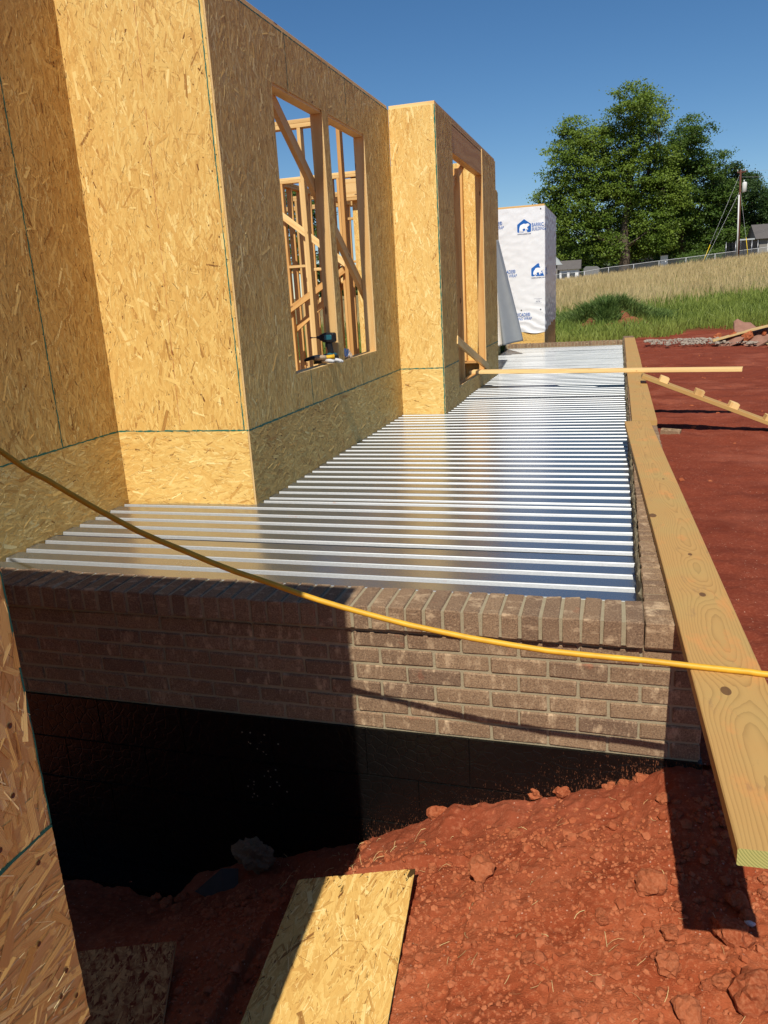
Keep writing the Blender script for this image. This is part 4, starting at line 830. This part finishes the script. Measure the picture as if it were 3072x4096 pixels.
# crumpled clear bag of fasteners
bm_ = rock_mesh('plastic_bag', 6, None, 3, .55, .7) if False else None
bagm = NT('clear_plastic'); bagm.b.inputs['Transmission Weight'].default_value = .55; bagm.bump(bagm.noise(bagm.coord('Object'), 14, 4), .8, .05); bagm.done((.80, .82, .86), .25, 0, .5)
g_ = 15; v = []; f = []
for a in range(g_):
    for b in range(g_):
        u, w_ = a/(g_-1)*2-1, b/(g_-1)*2-1; hgt = .055*(1-abs(u)**2.2)*(1-abs(w_)**3)+.02*mnoise.noise((u*2.2, w_*2.2, 5))+.012*mnoise.noise((u*5, w_*5, 1))
        if u < -.75: hgt += .03*(-u-.6)
        v.append((.045*w_, .085*u, max(.002, hgt+.004)))
for a in range(g_-1):
    for b in range(g_-1): f.append((a*g_+b, (a+1)*g_+b, (a+1)*g_+b+1, a*g_+b+1))
bag = link('plastic_bag', mesh('plastic_bag', v, f, bagm.m, smooth=True)); bag.location = (XB-.05, 3.86, WZ0+.001); bag.rotation_euler = (0, 0, R(10)); bag.scale = (1, 1, 1.25); tag(bag, 'crumpled clear plastic bag on the sill of the right window opening', 'plastic bag')

# ------------------------------------------------------------------ rubble, gravel and mound at the yard edge
def blades(name, n, area, hmin, hmax, w, mat, seed, label, cond=None, lean=.35, zf=None, cat='grass', tip=1):
    g = np.random.default_rng(seed); x = g.uniform(area[0], area[1], n); y = area[2] + (area[3]-area[2])*g.random(n)**1.25
    if cond is not None: k = cond(x, y, g); x, y = x[k], y[k]
    n = len(x); z = (zf or (lambda a, b: ground_z(a, b) + np.where(b > 22, .06*fbm(a*.5, b*.5, 3, 5), 0)))(x, y); h = hmin+(hmax-hmin)*g.random(n); h *= .75+.5*vnoise(x*.9, y*.9, 4); ww = w*(.6+.8*g.random(n))*(1+np.maximum(0, y-25)*.02)
    a = g.uniform(0, 6.28, n); lx, ly = g.normal(0, lean, n)*h, g.normal(0, lean, n)*h; dx, dy = np.cos(a)*ww/2, np.sin(a)*ww/2
    P = np.stack([np.stack([x-dx, y-dy, z-.03], -1), np.stack([x+dx, y+dy, z-.03], -1), np.stack([x+lx*.4+dx*.8, y+ly*.4+dy*.8, z+h*.6], -1), np.stack([x+lx*.4-dx*.8, y+ly*.4-dy*.8, z+h*.6], -1), np.stack([x+lx, y+ly, z+h], -1)], 1)
    i = np.arange(n)*5; F = np.concatenate([np.stack([i, i+1, i+2], -1), np.stack([i, i+2, i+3], -1), np.stack([i+3, i+2, i+4], -1)])
    o = link(name, npmesh(name, P.reshape(-1, 3), F, mat)); tag(o, label, cat, kind='stuff'); return o
edge = lambda x, y: 20.6 + .62*np.clip(x, -3, 8) + 1.6*fbm(x*.5, y*.3, 3, 31)
blades('green_grass', 105000, (-9, 13, 18.5, 52), .16, .42, .022, M['grass'], 1, 'green meadow grass on the slope behind the yard', lambda x, y, g: (y > edge(x, y)) & (y < 34 + .85*np.clip(x, -4, 14) + 9*fbm(x*.12, y*.1, 3, 40) + 9*g.random(len(x))**2))
blades('dry_grass', 90000, (-14, 26, 26, 101), .45, .85, .020, M['drygrass'], 2, 'tall straw coloured grass covering the upper slope', lambda x, y, g: (y > 35 + .8*np.clip(x, -4, 14) + 7*fbm(x*.12, y*.1, 3, 40) - 5*g.random(len(x))**3) & (y < 99), lean=.16)
blades('mixed_grass', 36000, (-14, 26, 30, 98), .25, .55, .022, M['grass'], 12, 'green blades growing among the dry grass', None, lean=.25)
mound = empty('dirt_mound', (-.35, 26.0, -.4), 'weedy mound of red dirt in the meadow grass', 'dirt mound')
def mound_z(x, y): return ground_z(x, y) - .05 + .78*np.exp(-(((x+.30)/1.15)**2 + ((y-26.2)/1.2)**2)**1.1)*(1+.7*fbm(x*1.5, y*1.5, 3, 50)) + .10*fbm(x*3, y*3, 3, 51)
nx = 60; X, Y = np.meshgrid(np.linspace(-2.2, 1.6, nx), np.linspace(24.3, 28.4, nx)); i = np.arange(nx*nx).reshape(nx, nx); F = np.stack([i[:-1,:-1], i[:-1,1:], i[1:,1:], i[1:,:-1]], -1).reshape(-1, 4)
link('dirt_body', npmesh('dirt_body', np.stack([X, Y, mound_z(X, Y)], -1).reshape(-1, 3), F, plain('mound_soil', (.21, .07, .035), .95, var=.4, scale=4, bump=.5), True), mound)
wb = blades('mound_weeds', 26000, (-2.1, 1.5, 24.6, 28.2), .08, .46, .035, M['weed'], 7, None, lambda x, y, g: vnoise(x*1.8, y*1.8, 61)+.4*(y-25.1) > .46, .6, mound_z); wb.parent = mound; wb.matrix_parent_inverse = worldm(mound).inverted()
for k_ in ('label', 'category'):
    if k_ in wb: del wb[k_]
gv = crumbs('gravel', 10000, (.5, 6.5, 15.4, 19.8), .010, .045, M['gravel'], 15, lambda x, y: ground_z(x, y) + .05 + .10*np.exp(-((y-17.6)/.8)**2))
gm = gv.data; co = np.empty(len(gm.vertices)*3, np.float32); gm.vertices.foreach_get('co', co); co = co.reshape(-1, 12, 3); ctr = co.mean(1); mid = 17.35 - .35*(ctr[:,0]-2)*.6; wd = .55+.55*vnoise(ctr[:,0]*1.3, ctr[:,0]*0, 3)
co[np.abs(ctr[:,1]-mid) > wd*(.4+.6*vnoise(ctr[:,0]*4, ctr[:,1]*4, 8))] -= np.array([0, 0, .6], np.float32); gm.vertices.foreach_set('co', co.ravel()); gm.update(); tag(gv, 'strip of pale gravel along the far edge of the yard', 'gravel', kind='stuff')
SL = [rock_mesh('slab', 30+k, M['concrete'], 2, .45, .24) for k in range(4)]
slabs = [((2.35, 17.1, -.38), (.7, .6, .5), (.2, -.5, .3), 'low slab of broken concrete at the left toe of the rubble pile'), ((2.95, 17.2, -.30), (.95, .8, .6), (.15, -.45, .8), 'large reddish slab in the middle of the rubble pile'), ((3.35, 17.7, -.12), (1.1, .8, .55), (-.1, -.3, .1), 'long flat slab on top of the rubble pile'), ((3.75, 17.0, -.30), (.9, .7, .6), (.3, .2, 1.4), 'tilted slab at the right of the rubble pile'), ((2.75, 17.7, -.22), (.8, .6, .5), (-.3, -.6, 2.), 'pale broken slab behind the rubble pile front'), ((3.3, 16.75, -.42), (.55, .4, .4), (.1, .1, .5), 'small slab lying in front of the rubble pile'), ((4.3, 17.4, -.25), (.9, .8, .7), (.2, .3, .2), 'slab at the far right end of the rubble pile'), ((1.85, 18.3, -.44), (.5, .35, .3), (0, .1, 1.), 'stray slab on the gravel left of the rubble pile')]
for k, (l, s_, r_, lab) in enumerate(slabs):
    o = link('concrete_slab', SL[k % 4]); o.location = l; o.scale = s_; o.rotation_euler = r_; tag(o, lab, 'slab', 'slabs in the rubble pile')
for k in range(26):
    x = 2.1+rnd.random()*2.5; o = link('rubble_chunk', CL[k % 6] if k % 3 else SL[k % 4]); s_ = rnd.uniform(.12, .3); o.location = (x, rnd.uniform(16.8, 18.2), -.46+rnd.random()*.22); o.scale = (s_,)*3; o.rotation_euler = (rnd.random()*3, rnd.random()*3, rnd.random()*3); tag(o, 'small chunk of red rubble in the pile at the yard edge', 'rubble', 'chunks in the rubble pile')
def strip(name, pts, w, th, mat, label):
    b = MB(); n_ = len(pts)
    v = [(x, y + s_*w/2, z + t) for x, y, z in pts for s_ in (-1, 1) for t in (0, th)]; f = []
    for a in range(n_-1):
        q = a*4; f += [(q+1, q+3, q+7, q+5), (q, q+4, q+6, q+2), (q, q+1, q+5, q+4), (q+2, q+6, q+7, q+3)]
    f += [(0, 2, 3, 1), ((n_-1)*4, (n_-1)*4+1, (n_-1)*4+3, (n_-1)*4+2)]
    o = link(name, mesh(name, v, f, M[mat])); tag(o, label, 'board'); return o
strip('bent_board', [(1.98+.2*k, 17.15, -.38+.42*math.sin(min(1, k/11)*1.45)) for k in range(15)], .30, .03, 'straw', 'pale bent board bowed over the rubble pile')
strip('board_scrap', [(2.95+.25*k, 16.1, -.42+.012*k) for k in range(5)], .25, .03, 'straw', 'flat pale board scrap on the gravel below the rubble pile')

# ------------------------------------------------------------------ trees
def tree(name, base, lobes, limbs, mat, n, leaf, seed, label, trunk_r=.5, group='trees behind the fence'):
    root = empty(name, base, label, 'tree', group); g = np.random.default_rng(seed)
    t = MB(); b = Vector(base)
    for pts, r0, r1 in limbs:
        k = len(pts); t.tube([b+Vector(q) for q in pts], [r0+(r1-r0)*i/(k-1) for i in range(k)], 8)
    # twigs from limbs to lobes
    ends = [Vector(pts[-1]) for pts, _, _ in limbs]
    for c, rr in lobes:
        c = Vector(c); e = min(ends, key=lambda q: (q-c).length); t.tube([b+e, b+(e+c)*.5+Vector((0, 0, -.2)), b+c], [.12, .08, .03], 5)
        for q in range(3):
            d = Vector(g.normal(0, 1, 3)).normalized(); t.tube([b+c, b+c+Vector((d.x*rr[0], d.y*rr[1], d.z*rr[2]))*.8], [.05, .015], 4)
    t.build('trunk', M['bark'], root, True)
    V = []; tot = sum(r_[0]*r_[1]*r_[2] for _, r_ in lobes)**(1)
    wts = np.array([(r_[0]*r_[1]*r_[2])**.72 for _, r_ in lobes]); wts /= wts.sum(); cl = []
    for (c, rr), w_ in zip(lobes, wts):
        m_ = max(4, int(n*w_/55)); d = g.normal(0, 1, (m_, 3)); d /= np.linalg.norm(d, axis=1)[:,None]; d[:,2] = d[:,2]*.95+.05
        rad = .35+.72*g.random(m_)**.55; cl.append(np.array(c)[None]+d*rad[:,None]*np.array(rr)[None])
    cl = np.concatenate(cl); k = 55; cr_ = leaf*(2.2+2.2*g.random(len(cl)))
    off = g.normal(0, 1, (len(cl), k, 3))*np.array([1, 1, .42]); P = cl[:,None]+off*cr_[:,None,None]*.42; P = P.reshape(-1, 3)
    nn = g.normal(0, 1, P.shape)*.75+np.array([0, -.5, 1.0]); nn /= np.linalg.norm(nn, axis=1)[:,None]; u = np.cross(nn, g.normal(0, 1, P.shape)); u /= np.linalg.norm(u, axis=1)[:,None]; w = np.cross(nn, u)
    s = leaf*(.45+.6*g.random(len(P)))[:,None]; Q = np.stack([P-u*s*.5, P+w*s*.33, P+u*s*.5, P-w*s*.33], 1)+np.array(base)
    i = np.arange(len(P))*4; link('crown', npmesh('crown', Q.reshape(-1, 3), np.stack([i, i+1, i+2, i+3], -1), mat), root); return root
LOBES_MAIN = [(1.56,3.27,20.59,1.63),(0.31,-4.09,19.4,2.04),(2.56,0.67,19.15,2.04),(4.12,-0.91,18.76,1.09),(-0.61,-0.72,17.67,2.18),(1.67,-0.34,17.1,2.18),(3.54,-3.23,16.52,1.5),(-6.1,-0.37,17.27,1.91),(-7.57,-1.38,16.6,1.36),(-4.45,5.32,16.44,2.04),(-3.15,0.36,15.3,2.59),(-6.67,-0.56,14.82,2.59),(-0.82,-0.45,14.63,2.86),(1.77,-1.07,13.98,2.45),(-8.15,-1.69,12.99,2.72),(-5.45,-0.63,11.88,3.27),(-2.49,0.77,11.32,3.27),(0.71,-0.38,10.75,3.27),(-9.66,1.53,9.67,2.18),(-7.22,-0.32,8.3,3.27),(-3.61,0.04,8.0,3.54),(-0.35,2.47,7.15,3.54),(2.81,0.87,8.03,3.13),(-8.73,-0.81,5.48,2.59),(-5.97,-0.29,4.39,3.0),(-2.65,0.86,4.14,3.13),(0.91,3.1,3.59,3.0),(3.5,-0.43,4.55,3.0),(-8.1,-0.39,2.45,1.91),(-4.72,1.6,1.74,1.63),(-1.41,-1.42,1.7,1.36),(3.87,-0.47,2.21,1.91),(2.14,1.41,1.45,1.23),(-9.65,0.93,7.04,1.91)]
LOBES_SECOND = [(0.28,0.15,17.42,1.27),(-0.69,1.07,16.3,1.83),(1.32,-4.53,15.65,1.69),(-1.47,1.63,14.25,2.4),(0.87,-1.54,13.17,2.68),(2.92,-2.67,11.85,2.11),(-1.64,0.44,11.42,2.82),(1.3,1.12,10.01,3.1),(3.92,-0.71,8.92,2.11),(-0.94,-1.72,8.48,2.96),(2.03,0.04,6.78,3.1),(-0.22,-0.08,5.21,2.82),(3.29,2.25,4.64,2.68),(-1.63,1.2,3.53,2.11),(1.07,0.31,2.45,2.11),(4.38,1.78,5.72,1.69),(-2.03,-0.33,6.23,2.11)]
LOBES_THIRD = [(-0.46,-1.48,12.74,0.96),(-1.57,0.93,11.67,1.48),(0.4,0.93,11.19,1.33),(1.67,-0.34,11.25,1.04),(2.33,-1.25,10.01,0.96),(-0.87,0.37,9.82,1.78),(0.93,-3.99,9.07,1.63),(-1.99,1.1,8.72,1.92),(-0.14,0.79,7.36,2.07),(1.65,-2.62,6.92,1.33),(-1.22,0.1,5.63,1.92),(0.62,-1.54,4.58,1.78),(-1.69,1.21,3.22,1.78)]
LOBES_FOURTH = [(-2.42,-3.25,7.55,1.2),(-1.46,-1.46,8.19,1.65),(0.06,1.14,7.34,2.26),(-2.45,1.85,5.42,1.2),(-0.95,-3.45,5.0,1.96),(1.41,-0.8,4.82,2.56),(-2.61,0.52,3.29,1.2),(-0.77,-0.97,2.53,1.81),(1.62,2.55,2.05,2.11)]

def lob(L, q=1.10): return [((x, y, z), (r*q, r*1.05, r*q*.85)) for x, y, z, r in L]
LOBES_MAIN += [(4.8,-.5,9.5,2.6),(5.6,.5,6.5,2.6),(5.2,0,3.2,2.0),(-6.8,0,1.2,1.6),(-2.8,.5,1.6,1.7),(4.6,0,12.5,2.2),(1.8,2.5,2.0,1.8)]
LOBES_SECOND += [(3.8,-.5,2.6,2.0),(5.6,0,3.6,2.0),(5.4,.5,7.2,2.0),(-2.4,0,1.6,1.8)]
LOBES_THIRD += [(2.6,0,5.4,1.7),(2.4,.5,3.2,1.7),(-.2,0,2.2,1.6),(3.4,0,8.0,1.2)]
tree('oak_tree', (.48, 112, 1.9), [((x, y, z+1.2), r) for (x, y, z), r in lob(LOBES_MAIN)], [([(0,0,-.5),(.05,0,2.5),(-.1,.2,5),(.3,0,8.5),(.5,0,12.5),(1.3,0,16.5),(1.6,0,20)], .85, .08), ([(0,0,3.5),(-2.2,.3,6),(-4.5,0,9),(-6.3,0,14.5)], .42, .08), ([(.2,0,7.5),(2,.4,10),(3.2,.3,14.5),(3.6,-.2,17.5)], .30, .05), ([(0,0,3),(-3.5,-1.2,5),(-7.5,-1,7.5)], .3, .06), ([(0,0,3.2),(2.2,-.6,4.8),(4.2,-.5,6)], .28, .06), ([(.3,0,9),(-1.8,.3,12),(-3.2,.3,16)], .24, .05)], M['leafA'], 118000, .36, 2, 'tallest broad oak with pale trunk rising behind the fence')
tree('oak_tree', (7.89, 116, 1.9), [((x, y, z+.9), r) for (x, y, z), r in lob(LOBES_SECOND)], [([(0,0,-.5),(.1,0,4),(-.2,0,8),(.3,0,13),(.3,0,17)], .55, .07), ([(0,0,5),(2.2,.2,8),(3.5,0,12)], .28, .05), ([(0,0,4),(-1.5,.2,7),(-1.6,0,11)], .25, .05)], M['leafB'], 62000, .36, 4, 'dark oak of middle height just right of the tallest oak')
tree('pine_tree', (15.35, 122, 2.2), [((x, y, z), r) for (x, y, z), r in lob(LOBES_THIRD)], [([(0,0,-.5),(.1,0,4),(-.1,0,8),(-.3,0,12.5)], .38, .05), ([(0,0,7),(1.8,.2,9.5)], .16, .04)], M['leafC'], 40000, .34, 5, 'sparse tree behind the utility pole')
tree('dark_tree', (21.31, 124, 2.5), [((x, y, z), r) for (x, y, z), r in lob(LOBES_FOURTH)], [([(0,0,-.5),(0,0,3),(.2,0,7)], .4, .06)], M['leafC'], 34000, .36, 6, 'low dark tree above the grey house at the right edge')
tree('yard_tree', (-36.6, 90, 2.0), [((-1.2,0,6),(2.5,2.5,2.5)), ((1.0,.5,7.5),(2.6,2.6,2.6)), ((0,-.5,10),(2.4,2.4,2.2)), ((-.6,0,3.6),(2.4,2.4,1.6))], [([(0,0,-.5),(.1,0,4),(0,0,9)], .4, .06)], M['leafB'], 12000, .34, 8, 'tree glimpsed through the studs of the left window opening')
for k, (x, y, w_, lab) in enumerate(((9.6, 106, 2.6, 'clipped dark bush behind the fence left of the guy wire'), (11.6, 106.5, 1.6, 'small bush behind the fence beside the pole'), (-1.8, 118, 3.2, 'dark shrub in the shade under the tallest oak, left of its trunk'), (5.2, 119, 3.2, 'dark shrub in the shade right of the tallest oak trunk'), (12.6, 121, 3.0, 'dark shrub in the shade under the sparse tree'))):
    tree('bush', (x, y, 1.75+.07*x), [((0,0,.8),(w_,1.2,.9)), ((w_*.5,0,.9),(w_*.6,1,.8)), ((-w_*.5,.2,.7),(w_*.6,1,.8))], [([(0,0,-.3),(0,0,.5)], .12, .05)], M['leafB'], 5000, .22, 20+k, lab, group='bushes behind the fence')

# a far wood closing the view behind the trees
g = np.random.default_rng(44); nW = 26000; xw = g.uniform(-60, 75, nW); top_ = 5.5+3.5*vnoise(xw*.16, xw*0, 12)+1.6*vnoise(xw*.7, xw*0, 13); zw = 1.5+top_*g.random(nW)**.8+.05*xw*.5; yw = 158+g.uniform(-3, 3, nW)
P = np.stack([xw, yw, zw], -1); a_ = g.normal(0, 1, (nW, 3)); a_ /= np.linalg.norm(a_, axis=1)[:,None]; b_ = np.cross(a_, g.normal(0, 1, (nW, 3))); b_ /= np.linalg.norm(b_, axis=1)[:,None]; s_ = (.5+.5*g.random(nW))[:,None]
Q = np.stack([P-a_*s_, P+b_*s_*.7, P+a_*s_, P-b_*s_*.7], 1); i = np.arange(nW)*4
fw = link('far_wood', npmesh('far_wood', Q.reshape(-1, 3), np.stack([i, i+1, i+2, i+3], -1), M['leafC'])); tag(fw, 'dark line of far woodland behind the houses', 'wood', kind='stuff')

# ------------------------------------------------------------------ fence, pole, houses
YF = 100.
def fence_top(x): return float(np.interp(x, [-14,-4.2,-1.4,1.5,4.4,7.4,10.5,15.1,26], [2.0,2.44,2.74,2.91,3.12,3.28,3.49,3.79,4.5]))
fence = empty('chain_link_fence', (4, YF, 2), 'grey chain link fence running along the top of the meadow', 'fence')
posts = [-13, -10, -7.1, -4.2, -1.36, 1.53, 4.40, 7.39, 10.55, 15.13, 18.2, 21.2]
for x in posts: MB().tube([(x, YF, fence_top(x)-1.45), (x, YF, fence_top(x)+.03)], .035, 8).build('post', M['fence'], fence, True)
MB().tube([(x, YF, fence_top(x)) for x in posts], .028, 6).build('top_rail', M['fence'], fence, True)
cm = NT('chain_link_mesh'); tr = cm.new('ShaderNodeBsdfTransparent'); mx = cm.new('ShaderNodeMixShader'); mx.inputs[0].default_value = .11; cm.done((.42, .43, .44), .6, .2); cm.link(tr.outputs[0], mx.inputs[1]); cm.link(cm.b.outputs[0], mx.inputs[2]); cm.link(mx.outputs[0], cm.n['Material Output'].inputs[0])
v = []; f = []
for k, x in enumerate(posts): v += [(x, YF+.02, fence_top(x)-1.2), (x, YF+.02, fence_top(x)-.02)]
for k in range(len(posts)-1): f.append((2*k, 2*k+2, 2*k+3, 2*k+1))
link('wire_mesh', mesh('wire_mesh', v, f, cm.m), fence)
pole = empty('utility_pole', (13.05, 100, 2.2), 'brown wooden utility pole with pale conduit, transformer and guy wires', 'utility pole')
M['pole'] = plain('creosoted_wood', (.10, .035, .022), .8, var=.2, scale=4); M['white_pvc'] = plain('pale_conduit', (.62, .62, .60), .5, var=.05); M['guard'] = plain('yellow_guard', (.62, .42, .01), .5, var=.05)
MB().tube([(13.10,100,1.5),(12.75,100,12.35)], [.135,.10], 10).build('pole_shaft', M['pole'], pole, True)
MB().tube([(12.92,99.85,2.2),(12.72,99.85,9.7)], .075, 8).build('conduit', M['white_pvc'], pole, True)
b = MB(); b.tube([(13.25,99.9,9.95),(13.24,99.9,10.0),(13.24,99.9,10.9),(13.24,99.9,11.0),(13.24,99.9,11.05)], [.16,.25,.25,.2,.03], 14); b.tube([(13.18,99.9,11.0),(13.16,99.9,11.25)], .05, 6); b.build('transformer', M['white_pvc'], pole, True)
MB().box(12.4, 13.3, 99.95, 100.05, 12.05, 12.17).build('crossarm', M['pole'], pole)
for x in (12.45, 12.8, 13.25): MB().tube([(x,100,12.17),(x,100,12.4)], [.05,.03], 6).build('insulator', M['white_pvc'], pole, True)
for A, B in (((12.6,99.9,11.65),(8.95,98,2.35)), ((12.72,99.9,9.97),(9.15,98,2.35)), ((12.87,99.9,9.96),(13.95,98.5,2.7))): MB().tube([A, B], .010, 5).build('guy_wire', M['fence'], pole)
for A, B in (((9.81,98.45,4.5),(8.95,98,2.2)), ((13.62,98.95,5.0),(13.95,98.5,2.55))): MB().tube([A, B], .038, 8).build('guy_guard', M['guard'], pole, True)
for z in (11.6, 12.3): MB().tube([(12.8+.9*k*3, 100+2*k, z+.05*k*k*.05) for k in range(14)], .012, 4).build('power_line', M['fence'], pole)
def gable(root, x0, x1, y0, y1, z0, zw, zr, wallmat, roofmat, over=.35, axis='x'):
    b = MB(); b.box(x0, x1, y0, y1, z0, zw); b.build('wall', wallmat, root)
    ym = (y0+y1)/2; xm = (x0+x1)/2; b = MB()
    if axis == 'x': v = [(x0-over,y0-over,zw-.08),(x1+over,y0-over,zw-.08),(x1+over,y1+over,zw-.08),(x0-over,y1+over,zw-.08),(x0-over,ym,zr),(x1+over,ym,zr)]; f = [(0,1,5,4),(2,3,4,5),(0,4,3),(1,2,5),(0,3,2,1)]
    else: v = [(x0-over,y0-over,zw-.08),(x1+over,y0-over,zw-.08),(x1+over,y1+over,zw-.08),(x0-over,y1+over,zw-.08),(xm,y0-over,zr),(xm,y1+over,zr)]; f = [(0,4,5,3),(1,2,5,4),(0,1,4),(2,3,5),(0,3,2,1)]
    b.add(v, f); b.build('roof', roofmat, root)
M['roofgrey'] = plain('grey_shingle', (.11, .10, .095), .9, var=.2, scale=3); M['metalroof'] = plain('pale_metal_roof', (.42, .45, .46), .5, var=.1); M['whitewall'] = plain('white_siding', (.72, .73, .74), .7, var=.05); M['greywall'] = plain('grey_siding', (.22, .21, .19), .8, var=.1); M['darkglass'] = plain('dark_window_glass', (.03, .035, .04), .15, spec=.6)
sh = empty('shed', (-8.6, 106, 1.2), 'narrow grey shed with pale metal roof right behind the wrapped wing', 'shed'); gable(sh, -9.6, -7.45, 105, 108, .8, 3.6, 5.0, M['greywall'], M['metalroof'], .35, 'y')
wh = empty('white_outbuilding', (-6.2, 104, 1.2), 'low white outbuilding with dark grey roof left of the oaks', 'building'); gable(wh, -7.45, -5.1, 104, 107, 1.0, 2.95, 4.0, M['whitewall'], M['roofgrey'], .3)
for x in (-7.2, -6.2): MB().box(x, x+.7, 103.97, 104.0, 1.8, 2.5).build('window', M['darkglass'], wh)
tp = empty('covered_trailer', (-3.6, 108, 1.4), 'low dark trailer under a grey cover behind the fence', 'trailer'); prism([(-4.6,1.5),(-2.6,1.5),(-2.6,2.9),(-2.9,3.1),(-4.3,3.15),(-4.6,2.9)], 107, 109.5, .05).build('cover', plain('grey_tarp', (.16, .16, .16), .6), tp)
for x in (-4.2, -3.0): MB().tube([(x,106.9,1.55),(x,107.1,1.55)], .3, 12).build('wheel', M['black'], tp, True)
gh = empty('grey_house', (18, 108, 2.6), 'grey sided house with shallow roof at the right edge of the picture', 'house'); gable(gh, 16.1, 26, 106, 114, 2.2, 5.1, 6.9, M['greywall'], M['roofgrey'], .5)
for x in (17.0, 19.5): w_ = MB().box(x, x+.8, 105.96, 106.0, 3.5, 4.8).build('window', M['whitewall'], gh); MB().box(x+.08, x+.72, 105.94, 105.958, 3.58, 4.72).build('pane', M['darkglass'], w_)
MB().box(13.9, 16.1, 106.2, 110, 5.0, 5.16).build('porch_roof', M['metalroof'], gh)
for x in (14.0, 15.9): MB().box(x, x+.12, 106.3, 106.42, 2.3, 5.0).build('porch_post', M['whitewall'], gh)
net = empty('trampoline', (13.9, 104, 2.6), 'trampoline with dark netting beside the grey house', 'trampoline'); nm = NT('dark_netting'); tr = nm.new('ShaderNodeBsdfTransparent'); mx = nm.new('ShaderNodeMixShader'); mx.inputs[0].default_value = .75; nm.done((.02, .02, .022), .8); nm.link(tr.outputs[0], mx.inputs[1]); nm.link(nm.b.outputs[0], mx.inputs[2]); nm.link(mx.outputs[0], nm.n['Material Output'].inputs[0])
MB().tube([(13.9,104,3.15),(13.9,104,4.75)], 1.7, 20, False).build('netting', nm.m, net, True); MB().tube([(13.9,104,3.05),(13.9,104,3.15)], 1.75, 20).build('bed', M['black'], net, True)
for a in range(6): x, y = 13.9+1.75*math.cos(a*1.047), 104+1.75*math.sin(a*1.047); MB().tube([(x,y,2.4),(x,y,4.85)], .04, 6).build('leg', M['steel'], net, True)
dk = empty('white_porch_rail', (3, 116, 2.8), 'white porch steps and railing in the shade of the tallest oak', 'porch'); MB().box(1.5, 4.6, 115.5, 118, 2.6, 3.5).build('platform', M['greywall'], dk)
for z in (3.75, 4.6): MB().box(1.6, 4.4, 115.45, 115.53, z, z+.08).build('rail', M['whitewall'], dk)
for k in range(15): MB().box(1.6+.19*k, 1.65+.19*k, 115.46, 115.52, 3.5, 4.6).build('baluster', M['whitewall'], dk)
bb = empty('white_shed_door', (5.6, 112, 2.5), 'small white box standing behind the fence under the oaks', 'box'); MB().box(5.1, 6.0, 111.8, 112.5, 2.2, 4.0).build('box_body', M['whitewall'], bb); MB().box(5.05, 6.05, 111.75, 112.55, 4.0, 4.08).build('lid', M['roofgrey'], bb)
